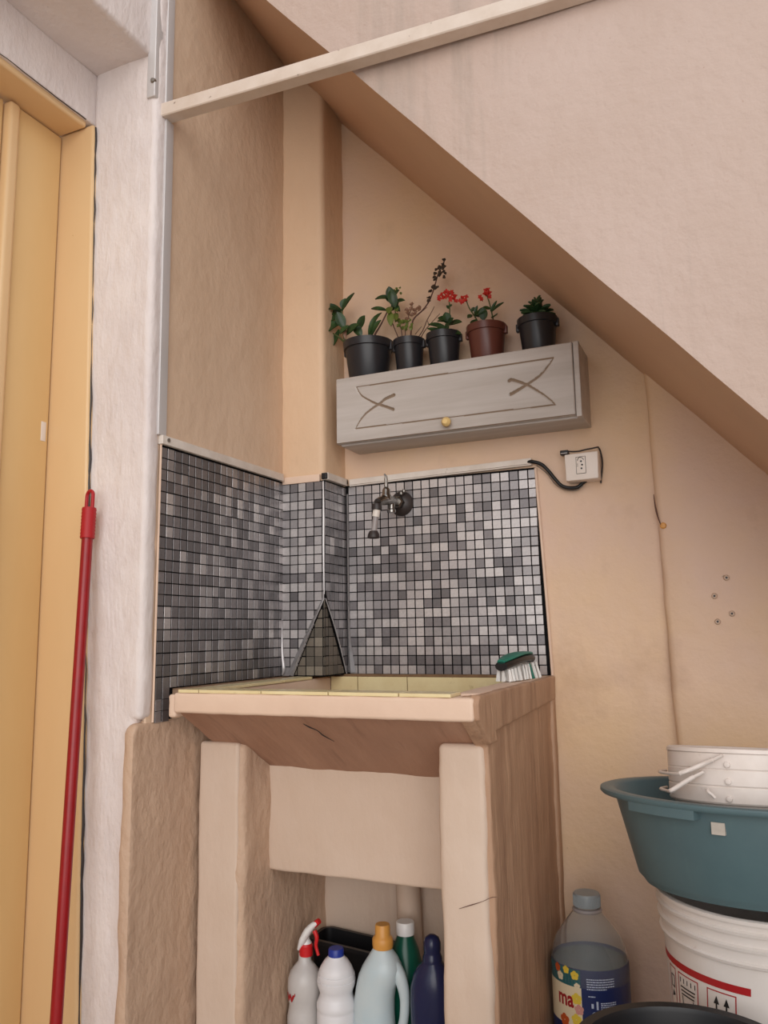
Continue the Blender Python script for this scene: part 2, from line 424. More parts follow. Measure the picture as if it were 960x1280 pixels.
# staircase body: sloping soffit and the big pink side wall
def stair():
    bm = bmesh.new(); xs = [-0.165+i*0.045 for i in range(50)]
    zb = lambda x: 2.466-1.110*x
    zf = lambda x: 2.5035-1.1655*x
    zt = lambda x: min(3.2, 3.75-1.1*x)
    ny, nzv = 9, 20
    rings = []
    for x in xs:
        r = []
        for j in range(ny+1):
            t = j/ny; y = -0.55*t
            z = zb(x)*(1-t)+zf(x)*t+0.003*nz((x, y, 0), 9, 3)
            r.append((x, y, max(z, FL-0.02)))
        for j in range(1, nzv+1):
            t = j/nzv; z0 = max(zf(x), FL-0.02); z = z0+(zt(x)-z0)*t
            r.append((x, -0.55+0.004*nz((x, 0, z), 6, 8), z))
        r.append((x, 0.0, zt(x)))
        rings.append([bm.verts.new(p) for p in r])
    m = len(rings[0])
    for A, B in zip(rings, rings[1:]):
        for j in range(m):
            f = bm.faces.new((A[j], B[j], B[(j+1) % m], A[(j+1) % m])); f.material_index = 1 if j < ny else 0
    bm.faces.new(rings[0]); bm.faces.new(list(reversed(rings[-1])))
    bmesh.ops.recalc_face_normals(bm, faces=bm.faces)
    # soften the lower front arris
    return bm
struct('ceiling', stair(), [M['stair'], M['soffit']], 'sloping underside and tall pinkish side wall of a masonry staircase', cat='staircase')

# ---- yellow door
door = thing('door_1', 'yellow painted boarded wooden door and frame at the left edge', 'door', (-0.24, -1.05, FL))
door['kind'] = 'structure'
bm = prism(bmesh.new(), [(-0.262, 2.03), (-0.256, FL), (-0.108, FL), (-0.157, 2.03)], 1, -0.628, -0.585, 0.006)
obj('door_jamb', bm, M['door'], door)
obj('door_head', RB((-0.27, -1.52, 2.022), (-0.172, -0.63, 2.07), 0.006, 0.2), M['door'], door)
obj('door_jamb', BX((-0.27, -1.52, FL), (-0.158, -1.47, 2.022), 0.006), M['door'], door)
obj('stile', RB((-0.28, -0.742, FL+0.01), (-0.242, -0.63, 2.02), 0.004, 0.3), M['door_dark'], door)
y = -0.745
k = 0
while y > -1.46:
    obj('bead', RB((-0.275, y-0.026, FL+0.012), (-0.232, y, 2.018), 0.008, 0.4), M['door'], door)
    y1 = max(y-0.026-0.14, -1.468)
    obj('board', RB((-0.28, y1+0.002, FL+0.01), (-0.248, y-0.029, 2.018), 0.004, 0.4), M['door_dark'], door)
    y = y1-0.001; k += 1
# flaked paint chip on the stile
obj('paint_chip', BX((-0.2425, -0.6372, 1.345), (-0.2412, -0.6493, 1.385), 0.0004), M['outlet'], door)

# ---- painted metal bar and trims
bar = thing('metal_bar', 'whitish painted square metal bar spanning across the niche top to the stair wall', 'metal bar', (0.0, -0.6, 2.03))
bm = bmesh.new()
def barpt(x, dy, dz):
    t = x/0.76
    return (x, -0.602+0.018*t+dy, 2.016-0.017*min(t, 1.2)+dz)
secs = []
for x in (-0.014, 0.76, 1.6):
    secs.append([bm.verts.new(barpt(x, a, b)) for a, b in ((0, 0.002), (0.002, 0), (0.028, 0), (0.03, 0.002), (0.03, 0.028), (0.028, 0.03), (0.002, 0.03), (0, 0.028))])
for A, B in zip(secs, secs[1:]):
    for j in range(8): bm.faces.new((A[j], A[(j+1) % 8], B[(j+1) % 8], B[j]))
bm.faces.new(secs[0]); bm.faces.new(list(reversed(secs[-1]))); bmesh.ops.recalc_face_normals(bm, faces=bm.faces)
obj('square_tube', bm, M['frame_white'], bar, sharp=25)
up = thing('metal_upright', 'white painted upright metal profile with screws above the bar at the wall edge', 'metal profile', (0.0, -0.6, 2.05))
obj('profile', RB((-0.020, -0.622, 2.05), (0.001, -0.600, 3.0), 0.002, 0.5), M['alu'], up)
obj('flange', RB((-0.004, -0.592, 2.05), (0.006, -0.57, 3.0), 0.0015, 0.5), M['alu'], up)
for z in (2.085, 2.29):
    obj('screw', LA([(0, 0.004), (0.004, 0.0035), (0.006, 0), (0.006, -0.004), (0, -0.004)], (-0.004, -0.622, z), 14, axis=(0.2, -1, 0)), M['screw'], up)
s = obj('trim_2', RB((-0.002, -0.590, 1.342), (0.007, -0.566, 2.016), 0.0015, 0.5), M['alu'], loc=(0, -0.575, 1.342))
props(s, 'thin white aluminium edge strip on the left wall above the mosaic', 'edge strip', kind='structure')

# ================================================================ MOSAIC
PITCH = 0.02215
def tile_mesh(name, w, h, th, mats_, mi, b=0.0004):
    bm = bmesh.new(); x, z = w/2, h/2
    F = [(-x, 0, -z), (x, 0, -z), (x, 0, z), (-x, 0, z)]; G = [(p[0]*(1-b/x), -th, p[2]*(1-b/z)) for p in F]
    A = [bm.verts.new(p) for p in F]; B = [bm.verts.new(p) for p in G]
    bm.faces.new(B)
    for i in range(4): bm.faces.new((A[i], A[(i+1) % 4], B[(i+1) % 4], B[i]))
    bm.faces.new(list(reversed(A)))
    bmesh.ops.recalc_face_normals(bm, faces=bm.faces)
    me = bpy.data.meshes.new(name); bm.to_mesh(me); bm.free(); me.materials.append(mats_[mi]); return me
TM = [tile_mesh('tile', PITCH-0.0024, PITCH-0.0018, 0.0005, M['tiles'], i) for i in range(5)]
OM = [tile_mesh('old_tile', 0.0232-0.002, 0.0236-0.002, 0.0006, M['old_tiles'], i) for i in range(3)]
def clip(poly, a, b):
    """keep the part of a 2-D polygon left of the line a->b"""
    out = []
    f = lambda p: (b[0]-a[0])*(p[1]-a[1])-(b[1]-a[1])*(p[0]-a[0])
    for i in range(len(poly)):
        p, q = poly[i], poly[(i+1) % len(poly)]; fp, fq = f(p), f(q)
        if fp >= 0: out.append(p)
        if (fp >= 0) != (fq >= 0):
            t = fp/(fp-fq); out.append((p[0]+(q[0]-p[0])*t, p[1]+(q[1]-p[1])*t))
    return out
def area(p): return abs(sum(p[i][0]*p[(i+1) % len(p)][1]-p[(i+1) % len(p)][0]*p[i][1] for i in range(len(p))))/2
rt = random.Random(3)
def mosaic(root, u0, u1, z0, z1, place, rot, limit=300, keep=None, weights=(4, 4, 3, 2, 3), meshes=TM, pitch=PITCH, name='tile', order=1, extra=None):
    """tiles in rows; place(u, z) -> point ; rot: z rotation; keep: list of clip lines"""
    cells = []; sg = -1 if rot else 1
    n = int(math.ceil((u1-u0)/pitch-0.08)); m = int(round((z1-z0)/pitch)); pz = (z1-z0)/m
    for j in range(m):
        for i in range(n):
            cells.append((u0+(i+0.5)*pitch, z1-(j+0.5)*pz, 1.0))
    if extra: cells += extra
    if order < 0: cells.sort(key=lambda c: -c[0])
    rest = bmesh.new(); cnt = 0; last = None
    for (u, z, s) in cells:
        mi = rt.choices(range(len(meshes)), weights[:len(meshes)])[0]
        if last is not None and rt.random() < 0.22: mi = last
        last = mi
        hw, hh = (pitch-0.0021)/2, (pz-0.0018)/2
        cell = [(u-hw, z-hh), (min(u+hw, u1), z-hh), (min(u+hw, u1), z+hh), (u-hw, z+hh)]
        full = area(cell)
        if keep is not None:
            for (a, b) in keep: cell = clip(cell, a, b) if len(cell) >= 3 else []
        if len(cell) < 3 or area(cell) < 0.04*hw*hh*4: continue
        whole = area(cell) > 0.999*hw*hh*4
        if cnt < limit:
            p = Vector(place(u, z))+Vector((0, 0, rt.uniform(-.0003, .0003)))
            if whole:
                o = bpy.data.objects.new(name, meshes[mi])
            else:
                bm = bmesh.new()
                A = [bm.verts.new((sg*(q[0]-u), 0, q[1]-z)) for q in cell]
                cx = sum(q[0] for q in cell)/len(cell)-u; cz = sum(q[1] for q in cell)/len(cell)-z
                B = [bm.verts.new((sg*(cx+(q[0]-u-cx)*0.92), -0.0005, cz+(q[1]-z-cz)*0.92)) for q in cell]
                bm.faces.new(B)
                for i in range(len(A)): bm.faces.new((A[i], A[(i+1) % len(A)], B[(i+1) % len(A)], B[i]))
                bmesh.ops.recalc_face_normals(bm, faces=bm.faces)
                me = bpy.data.meshes.new(name); bm.to_mesh(me); bm.free(); me.materials.append(meshes[mi].materials[0])
                o = bpy.data.objects.new(name, me)
            COL.objects.link(o); o.parent = root; o.location = p-BASE[root]; o.rotation_euler.z = rot
            cnt += 1
        else:
            tmp = bmesh.new(); tmp.from_mesh(meshes[mi]); mtx = Matrix.Translation(Vector(place(u, z))) @ Matrix.Rotation(rot, 4, 'Z')
            if not whole:
                fx = (cell[2][0]-cell[0][0])/(2*hw)
                mtx = mtx @ Matrix.Translation((-sg*(1-fx)*hw, 0, 0)) @ Matrix.Diagonal((max(fx, .05), 1, 1, 1))
            tmp.transform(mtx)
            for f in tmp.faces: f.material_index = mi
            join_into(rest, tmp)
    if len(rest.verts): obj(name+'_field', rest, [x.materials[0] for x in meshes], root, smooth=False, kind='stuff')
    else: rest.free()

ZB = 0.8505
G_MOS = None
# left wall
ml = thing('mosaic_panel', 'grey mosaic sheet, shade mixed into its tile tones, on the left wall beside the yellow door', 'wall tiling', (0.0, -0.345, 0.86))
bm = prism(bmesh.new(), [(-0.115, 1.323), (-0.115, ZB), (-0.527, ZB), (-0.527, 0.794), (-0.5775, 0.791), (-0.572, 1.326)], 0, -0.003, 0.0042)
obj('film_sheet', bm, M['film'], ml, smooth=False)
ex = []
for j in range(1, 4):
    for i in range(19, 21): ex.append((-0.115-0.5*PITCH-i*PITCH, ZB-(j-0.5)*0.0213+0.003, 1.0))
# u runs along -y here, so mirror it: u = -y
mosaic(ml, 0.1155, 0.5765, ZB+0.001, 1.3205, lambda u, z: (0.0042, -u, z), PI/2, extra=[(-e[0], e[1], 1.0) for e in ex], weights=(0.8, 3, 6, 8, 0.15), order=-1)  # weights lean to dark tones: this wall's shade is put into the tiles
obj('sheet_edge', TU([(0.004, -0.578, 1.325), (0.004, -0.5795, 1.1), (0.004, -0.582, 0.792)], 0.0022, 6), M['mortar'], ml)

# pilaster front
zp = 1.0329
xl = 0.0339
mf = thing('mosaic_panel', 'glossy grey mosaic film on the corner column front, torn open at the bottom', 'wall tiling', (0.058, -0.118, 0.86))
A0 = (xl, ZB); A1 = (0.1195, zp)
bm = prism(bmesh.new(), [(0.0, 1.318), (0.0, ZB), (xl, ZB), (0.119, zp), (0.119, 1.318)], 1, -0.1205, -0.1165)
obj('film_sheet', bm, M['film'], mf, smooth=False)
mosaic(mf, 0.003, 0.1185, ZB, 1.3165, lambda u, z: (u, -0.1205, z), 0, keep=[(A0, A1)], weights=(5, 4, 2, 1, 4))
mosaic(mf, 0.02, 0.1185, ZB+0.002, zp+0.02, lambda u, z: (u, -0.1163, z), 0, keep=[(A1, A0)], meshes=OM, pitch=0.0232, name='old_tile', weights=(3, 3, 2))
obj('old_grout', prism(bmesh.new(), [(xl-0.03, ZB), (0.1185, ZB), (0.1185, zp+0.02)], 1, -0.1165, -0.1145), M['film'], mf, smooth=False, label='brownish older mosaic exposed by the tear')
# lifted torn edge and creases of the film
bm = bmesh.new(); rows = []
for i in range(25):
    t = i/24; x = A0[0]+(A1[0]-A0[0])*t; z = A0[1]+(A1[1]-A0[1])*t
    lift = 0.0095*math.sin(PI*t)**0.7*(1-0.55*t)
    wv = 0.0035+0.009*(1-t)
    rows.append([(x-wv*1.25, -0.1218, z+wv*0.55), (x-wv*0.75, -0.1225-lift*0.45, z+wv*0.3), (x-wv*0.2, -0.1222-lift, z+wv*.1), (x+0.001, -0.1216-lift*0.8, z)])
R_ = [[bm.verts.new(p) for p in r] for r in rows]
for a, b in zip(R_, R_[1:]):
    for k in range(3): bm.faces.new((a[k], a[k+1], b[k+1], b[k]))
bmesh.ops.solidify(bm, geom=bm.faces[:], thickness=0.0006)
obj('torn_edge', bm, M['film_gloss'], mf)
bm = TU([(0.1185, -0.1212, 1.316), (0.1195, -0.1225, 1.22), (0.1185, -0.122, 1.15), (0.1195, -0.1215, zp+0.01)], [0.001, 0.0035, 0.003, 0.0012], 8)
obj('film_crease', bm, M['film_gloss'], mf)
obj('film_crease', TU([(0.003, -0.1215, 1.31), (0.002, -0.1225, 1.1), (0.004, -0.123, 0.93), (0.010, -0.1245, 0.87), (0.004, -0.122, 0.853)], [0.0012, 0.0014, 0.003, 0.0045, 0.0012], 8), M['film_gloss'], mf)

# pilaster side
ms_ = thing('mosaic_panel', 'narrow mosaic strip, darker tiles standing in for shade, on the right side of the corner column', 'wall tiling', (0.12, -0.06, 0.86))
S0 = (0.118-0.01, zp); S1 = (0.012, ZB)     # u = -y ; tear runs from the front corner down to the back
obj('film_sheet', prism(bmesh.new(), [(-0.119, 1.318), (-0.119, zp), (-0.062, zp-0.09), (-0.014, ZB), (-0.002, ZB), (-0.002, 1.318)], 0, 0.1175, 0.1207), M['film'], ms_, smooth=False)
K = [((0.062, zp-0.09), (0.014, ZB)), ((0.119, zp), (0.062, zp-0.09))]
# u axis grows towards the camera; keep the upper side of both tear lines
mosaic(ms_, 0.004, 0.1185, ZB, 1.3165, lambda u, z: (0.1207, -u, z), PI/2, keep=[((b[0], b[1]), (a[0], a[1])) for a, b in K], weights=(1, 3, 5, 6, 0.2))  # darker tone mix than the front: shade painted into this side face
mosaic(ms_, 0.004, 0.1185, ZB+0.002, zp, lambda u, z: (0.1172, -u, z), PI/2, keep=[((0.1185, zp), (0.014, ZB))][::1], meshes=OM, pitch=0.0232, name='old_tile', weights=(3, 3, 2), limit=60)
obj('old_grout', prism(bmesh.new(), [(-0.1175, ZB), (-0.006, ZB), (-0.1175, zp+0.01)], 0, 0.1155, 0.1173), M['film'], ms_, smooth=False)
obj('torn_edge', TU([(0.1215, -0.118, zp), (0.1235, -0.062, zp-0.09), (0.1225, -0.014, ZB+0.002)], 0.0014, 6), M['film_gloss'], ms_)

# back wall
mb = thing('mosaic_panel', 'light grey mosaic sheet on the back wall behind the tap', 'wall tiling', (0.37, -0.003, 0.86))
obj('film_sheet', prism(bmesh.new(), [(0.119, 1.322), (0.119, ZB), (0.6275, ZB), (0.622, 1.0), (0.6095, 1.322)], 1, -0.0042, 0.004), M['film'], mb, smooth=False)
mosaic(mb, 0.127, 0.6095, ZB, 1.3185, lambda u, z: (u+max(0, (1.1-z))*0.03*max(0, (u-.3))/.3, -0.0042, z), 0, weights=(5, 5, 4, 2, 5), limit=300)
obj('sheet_edge', TU([(0.611, -0.004, 1.32), (0.6235, -0.005, 1.0), (0.6285, -0.006, ZB)], 0.0035, 6), M['mortar'], mb)
bm = bmesh.new(); rows = []
for i in range(15):
    t = i/14; z = 1.3-t*0.445; w = 0.0045+0.016*max(0, (t-0.72)/0.28)**1.6
    rows.append([(0.1225, -0.006, z), (0.1235+w*0.5, -0.0075-w*0.35, z), (0.1235+w, -0.006, z)])
R_ = [[bm.verts.new(p) for p in r] for r in rows]
for a, b in zip(R_, R_[1:]):
    for k in range(2): bm.faces.new((a[k+1], a[k], b[k], b[k+1]))
bmesh.ops.solidify(bm, geom=bm.faces[:], thickness=0.0006)
obj('film_crease', bm, M['film_gloss'], mb)

# ---- white cable trunking round the top of the mosaic
G_TR = 'white cable trunking along the top of the mosaic'
t1 = thing('cable_trunking', 'long white trunking sloping in view above the left mosaic', 'cable trunking', (0.005, -0.35, 1.33), G_TR)
obj('channel', RB((-0.001, -0.583, 1.324), (0.012, -0.128, 1.342), 0.0015, 0.5), M['pvc'], t1)
obj('screw', LA([(0, 0.003), (0.004, 0.002), (0.004, -0.002), (0, -0.002)], (0.012, -0.566, 1.334), 12, axis=(1, 0, 0)), M['screw'], t1)
t2 = thing('cable_trunking', 'short pinkish strip above the mosaic on the front of the corner column', 'cable trunking', (0.05, -0.12, 1.32), G_TR)
obj('channel', RB((0.001, -0.1225, 1.3165), (0.108, -0.113, 1.3345), 0.0012, 0.2), M['mortar'], t2)
t3 = thing('cable_trunking', 'short bright white trunking on the side of the corner column', 'cable trunking', (0.12, -0.06, 1.32), G_TR)
obj('channel', RB((0.1135, -0.118, 1.3195), (0.130, -0.016, 1.3375), 0.0015, 0.2), M['pvc'], t3)
obj('black_end', RB((0.114, -0.124, 1.321), (0.129, -0.117, 1.336), 0.002, 0.2), M['black'], t3)
obj('black_end', RB((0.116, -0.017, 1.325), (0.129, -0.008, 1.338), 0.002, 0.2), M['black'], t3)
t4 = thing('cable_trunking', 'long white trunking on the back wall above the tap', 'cable trunking', (0.36, -0.006, 1.33), G_TR)
bm = prism(bmesh.new(), [(0.134, 1.3185), (0.6035, 1.3265), (0.6035, 1.3435), (0.134, 1.3365)], 1, -0.013, 0.002, 0.001)
obj('channel', bm, M['pvc'], t4, smooth=False)
obj('lid_seam', prism(bmesh.new(), [(0.134, 1.3215), (0.6035, 1.3295), (0.6035, 1.3302), (0.134, 1.3222)], 1, -0.0137, -0.012), M['grout'], t4, smooth=False)

# ================================================================ TANK
tank = thing('laundry_tank', 'beige masonry laundry tank on two thick legs with yellow tiled rim', 'laundry sink', (0.33, -0.3, FL))
obj('rim', RB((0.0375, -0.567, 0.808), (0.6255, -0.512, 0.8455), 0.006, 0.02, 0.0012, 25, 2), M['mortar'], tank)
bm = prism(bmesh.new(), [(-0.562, 0.815), (-0.515, 0.83), (-0.30, 0.70), (-0.30, 0.655), (-0.352, 0.683)], 0, 0.038, 0.6215)
obj('sloped_front', roughen(bm, 0.0025, 16, 0.025, 3), M['tank_wash'], tank, label='streaked brown sloping front')
obj('front_panel', RB((0.09, -0.353, 0.482), (0.556, -0.31, 0.70), 0.007, 0.025, 0.002, 14, 4), M['pillar'], tank)
obj('tank_bottom', RB((0.06, -0.345, 0.485), (0.6, -0.003, 0.53), 0.005, 0.1), M['rough_beige'], tank)
obj('inner_wall', RB((0.04, -0.022, 0.5), (0.6, -0.003, 0.8475), 0.003, 0.1), M['grout'], tank)
obj('side_wall', RB((0.0375, -0.52, 0.80), (0.085, -0.02, 0.8445), 0.005, 0.05, 0.001, 20), M['mortar'], tank)
bm = prism(bmesh.new(), [(-0.003, FL), (-0.003, 0.845), (-0.548, 0.8465), (-0.5665, 0.838), (-0.5665, 0.812), (-0.4915, 0.762), (-0.486, 0.45), (-0.488, FL)], 0, 0.600, 0.6255, 0.004)
obj('side_slab', roughen(bm, 0.0028, 18, 0.025, 5), M['tank_side'], tank, label='brown streaked right side slab')
bm = prism(bmesh.new(), [(-0.004, 0.80), (-0.004, 0.849), (-0.556, 0.849), (-0.5645, 0.838), (-0.562, 0.812), (-0.5, 0.767), (-0.46, 0.767), (-0.47, 0.785)], 0, 0.618, 0.6335, 0.003)
obj('raised_band', roughen(bm, 0.0016, 22, 0.02, 6), M['tank_side'], tank)
obj('raised_strip', RB((0.615, -0.03, FL), (0.6315, -0.002, 0.81), 0.005, 0.03, 0.002, 15), M['tank_side'], tank)
obj('leg', RB((0.012, -0.447, FL), (0.117, -0.02, 0.742), 0.014, 0.014, 0.004, 13, 7), M['rough_beige'], tank)
obj('leg_face', RB((0.012, -0.4515, FL), (0.106, -0.43, 0.742), 0.008, 0.02, 0.0015, 12, 2), M['pillar'], tank)
obj('leg', RB((0.535, -0.497, FL), (0.6190, -0.12, 0.765), 0.012, 0.016, 0.0035, 12, 8), M['pillar'], tank)
obj('recess_back', RB((0.1, -0.12, FL), (0.56, -0.005, 0.49), 0.004, 0.03, 0.002, 10), M['pillar'], tank)
# tiles on the rim, on the inner back wall and on the left ledge
xs = [0.046, 0.0935, 0.2291, 0.3646, 0.4961, 0.588]
for a, b in zip(xs, xs[1:]):
    bm = bmesh.new(); sh = 0.0
    bm2 = prism(bmesh.new(), [(a+0.001, -0.5645), (b-0.001, -0.5645), (b-0.001, -0.512), (a+0.001, -0.512)], 2, 0.8455, 0.8515, 0.0012)
    bm.free(); obj('rim_tile', bm2, M['yellow_tile'], tank, smooth=False)
xs = [0.086, -0.0370, 0.1582, 0.2883, 0.565]
xs = [0.086, 0.1, 0.2, 0.2+0.128, 0.2+0.256, 0.565] if False else xs
for a, b in zip(xs, xs[1:]):
    for z0, z1 in ((0.735, 0.8455), (0.62, 0.733)):
        obj('inner_tile', BX((a+0.001, -0.0265, z0), (b-0.001, -0.0215, z1), 0.001), M['yellow_tile'], tank, smooth=False)
for a, b in ((-0.51, -0.38), (-0.378, -0.25), (-0.248, -0.12)):
    obj('ledge_tile', BX((0.040, a, 0.8445), (0.086, b, 0.8505), 0.001), M['yellow_tile'], tank, smooth=False)
obj('back_ledge', RB((0.118, -0.022, 0.8455), (0.60, -0.006, 0.8515), 0.002, 0.03, 0.001, 30), M['grout'], tank)
obj('ledge_bed', RB((0.572, -0.512, 0.842), (0.621, -0.01, 0.8485), 0.003, 0.03, 0.0012, 22), M['mortar'], tank)
obj('corner_filler', RB((0.024, -0.563, 0.80), (0.040, -0.53, 0.842), 0.005, 0.01, 0.002, 30), M['mortar'], tank)

obj('crack', TU([(0.5683, -0.4985, 0.5054), (0.5904, -0.4985, 0.5140), (0.6081, -0.4985, 0.5209), (0.6230, -0.4985, 0.5286), (0.6336, -0.4985, 0.5310)], [0.0003, 0.0008, 0.0003, 0.0006, 0.0002], 6), M['stem'], tank)
obj('crack', TU([(0.302, -0.540, 0.794), (0.308, -0.528, 0.787), (0.318, -0.517, 0.780), (0.320, -0.500, 0.770), (0.331, -0.478, 0.757)], [0.0005, 0.0014, 0.0008, 0.0013, 0.0003], 6), M['dark_rubber'], tank)
rc = random.Random(8)
for y_, za in ((-0.6295, None),):
    pts = []
    for i in range(60):
        z = 2.025-i*0.0315; x = -0.157+(2.025-z)/(2.025-FL)*0.049
        pts.append((x+rc.uniform(-.0012, .0022), -0.6205, z))
    obj('crack', tube(bmesh.new(), pts, [0.0022, 0.0008, 0.0026, 0.001, 0.003, 0.0012], 6, n=2), M['dark_rubber'], door, label='dark ragged crack between jamb and plaster')
pts = [(-0.1655, -0.64-i*0.02, 2.034+rc.uniform(-.001, .0015)) for i in range(40)]
obj('crack', tube(bmesh.new(), pts, [0.0014, 0.0006, 0.0018, 0.001], 6, n=2), M['dark_rubber'], door)
fl = thing('paint_flake', 'small ochre flake where paint has chipped off the ragged wall edge', 'paint chip', (0.8835, -0.0300, 1.1645))
obj('bare_spot', LA([(0, 0.002), (0.005, 0.0015), (0.007, 0), (0, -0.001)], (0.8832, -0.0270, 1.1648), 9, sy=1.0, axis=(0, -1, 0)), M['cap_orange'], fl, smooth=False)
obj('crack', TU([(0.8682, -0.0275, 1.2331), (0.8699, -0.0275, 1.2087), (0.8733, -0.0275, 1.1860), (0.8786, -0.0275, 1.1668)], [0.0007, 0.0018, 0.0008], 6), M['stem'], fl)

# drain pipe behind the tank panel
pp = obj('drain_pipe', TU([(0.341, -0.15, FL), (0.336, -0.15, 0.3), (0.329, -0.15, 0.5)], 0.026, 20), M['pillar'], loc=(0.341, -0.15, FL))
props(pp, 'beige painted drain pipe rising behind the bottles under the tank', 'pipe')

# ================================================================ TAP
tap = thing('tap', 'worn chrome washing tap with hanging plastic spout nozzle on the mosaic wall', 'tap', (0.2743, -0.006, 1.264))
c = Vector((0.2743, -0.006, 1.264))
obj('escutcheon', LA([(0, 0.016), (0.012, 0.016), (0.02, 0.012), (0.028, 0.005), (0.031, 0.0), (0.031, -0.002), (0, -0.002)], c, 36, axis=(0, -1, 0)), M['dark_rubber'], tap, label='dark round wall flange')
obj('wall_nut', LA([(0, 0.0), (0.015, 0.0), (0.016, 0.006), (0.016, 0.018), (0.013, 0.022), (0, 0.022)], c+Vector((0, -0.012, 0)), 6, axis=(0, -1, 0)), M['chrome'], tap, sharp=20)
obj('body', TU([c+Vector((0, -0.02, 0)), c+Vector((-0.004, -0.06, 0)), c+Vector((-0.008, -0.09, -0.004)), c+Vector((-0.012, -0.115, -0.012))], [0.0085, 0.0115, 0.012, 0.0095], 16), M['chrome'], tap)
vb = c+Vector((-0.006, -0.078, 0))
obj('bonnet', LA([(0, -0.004), (0.0125, -0.002), (0.013, 0.008), (0.010, 0.012), (0.0095, 0.022), (0.0075, 0.026), (0.004, 0.03), (0, 0.03)], vb, 18), M['chrome'], tap)
h = obj('handle', LA([(0, 0.028), (0.0042, 0.028), (0.0048, 0.036), (0.0036, 0.042), (0.0044, 0.048), (0.003, 0.056), (0, 0.057)], vb, 14), M['chrome'], tap)
obj('handle_tip', TU([vb+Vector((0, 0, 0.055)), vb+Vector((-0.004, 0, 0.062))], [0.003, 0.0018], 8, smooth=False), M['chrome'], h)
obj('side_outlet', LA([(0, -0.028), (0.0105, -0.028), (0.011, -0.022), (0.008, -0.019), (0.008, 0.0), (0, 0.0)], c+Vector((-0.003, -0.055, -0.001)), 18), M['chrome'], tap)
for q in ((0.008, -0.02, 0.022), (0.014, -0.016, 0.028)):
    obj('lug', LA([(0, 0.005), (0.0035, 0.004), (0.005, 0), (0.0035, -0.004), (0, -0.005)], c+Vector(q), 12), M['chrome'], tap)
n0 = Vector((0.2603, -0.1220, 1.2405)); n1 = Vector((0.2511, -0.1220, 1.1771))
obj('nozzle_collar', LA([(0, 0.016), (0.0105, 0.014), (0.0125, 0.006), (0.012, 0.0), (0, 0)], n0+Vector((0, 0, -0.006)), 18), M['dark_rubber'], tap)
obj('nozzle_ring', TU([n0+Vector((0, 0, -0.006)), n0+(n1-n0)*0.35], 0.0088, 16, smooth=False), M['pvc'], tap, label='pale ring on the spout nozzle')
obj('nozzle_tube', TU([n0+(n1-n0)*0.3, n1], [0.0068, 0.0068], 16, smooth=False), M['hose'], tap)
obj('nozzle_tip', LA([(0.0, 0.008), (0.0095, 0.008), (0.0135, 0.0), (0.0145, -0.006), (0.0135, -0.009), (0.0105, -0.0085), (0.008, -0.002), (0, -0.002)], n1, 22), M['dark_rubber'], tap)

# ================================================================ BRUSH
br = thing('scrubbing_brush', 'black and green hand scrubbing brush with white bristles on the tank rim', 'brush', (0.585, -0.16, 0.849))
def brush():
    a = Vector((0.578, -0.235, 0.873)); b = Vector((0.6, -0.075, 0.884)); d = (b-a); n = 14
    dd = d.normalized(); sd = Vector((dd.y, -dd.x, 0)).normalized()
    def pt(t, s, h): return a+d*t+sd*s+Vector((0, 0, h))
    def shell(h0, h1, grow, arch):
        bm = bmesh.new(); rings = []
        for i in range(n+1):
            t = i/n; w = (0.022*math.sin(PI*min(1, max(0.0, t*0.86+0.1)))**0.5)+grow
            ar = arch*math.sin(PI*t); ring = []
            for k in range(12):
                th = 2*PI*k/12; cz = math.sin(th); ring.append(bm.verts.new(pt(t, w*math.cos(th), (h0+h1)/2+(h1-h0)/2*cz+ar)))
            rings.append(ring)
        for A, B in zip(rings, rings[1:]):
            for k in range(12): bm.faces.new((A[k], A[(k+1) % 12], B[(k+1) % 12], B[k]))
        bm.faces.new(list(reversed(rings[0]))); bm.faces.new(rings[-1])
        bmesh.ops.recalc_face_normals(bm, faces=bm.faces); return bm
    obj('brush_body', shell(-0.002, 0.017, 0.001, 0.006), M['black'], br)
    obj('grip_pad', shell(0.012, 0.0205, -0.0035, 0.007), M['brush_green'], br, label='green rubber grip pad')
    bm = bmesh.new(); bg = bmesh.new(); r = random.Random(5)
    for i in range(11):
        for j in (-1, 0, 1):
            t = 0.07+i*0.088
            for q in range(3):
                p = pt(t+r.uniform(-.012, .012), j*0.011+r.uniform(-.002, .002), 0.0); p.z = a.z+d.z*t
                e = p+dd*(0.006*(t-0.4)*4 if t > 0.7 else 0.001)+sd*j*0.003+Vector((r.uniform(-.002, .002), r.uniform(-.002, .002), 0)); e.z = 0.8495+r.uniform(0, .0015)
                tube(bg if (i == 8 and j == 1) else bm, [p, e], [0.0016, 0.0032], 5, smooth=False)
    obj('bristles', bm, M['bristle'], br, kind='stuff'); obj('marker_tuft', bg, M['brush_green'], br, label='green tuft among white bristles')
brush()

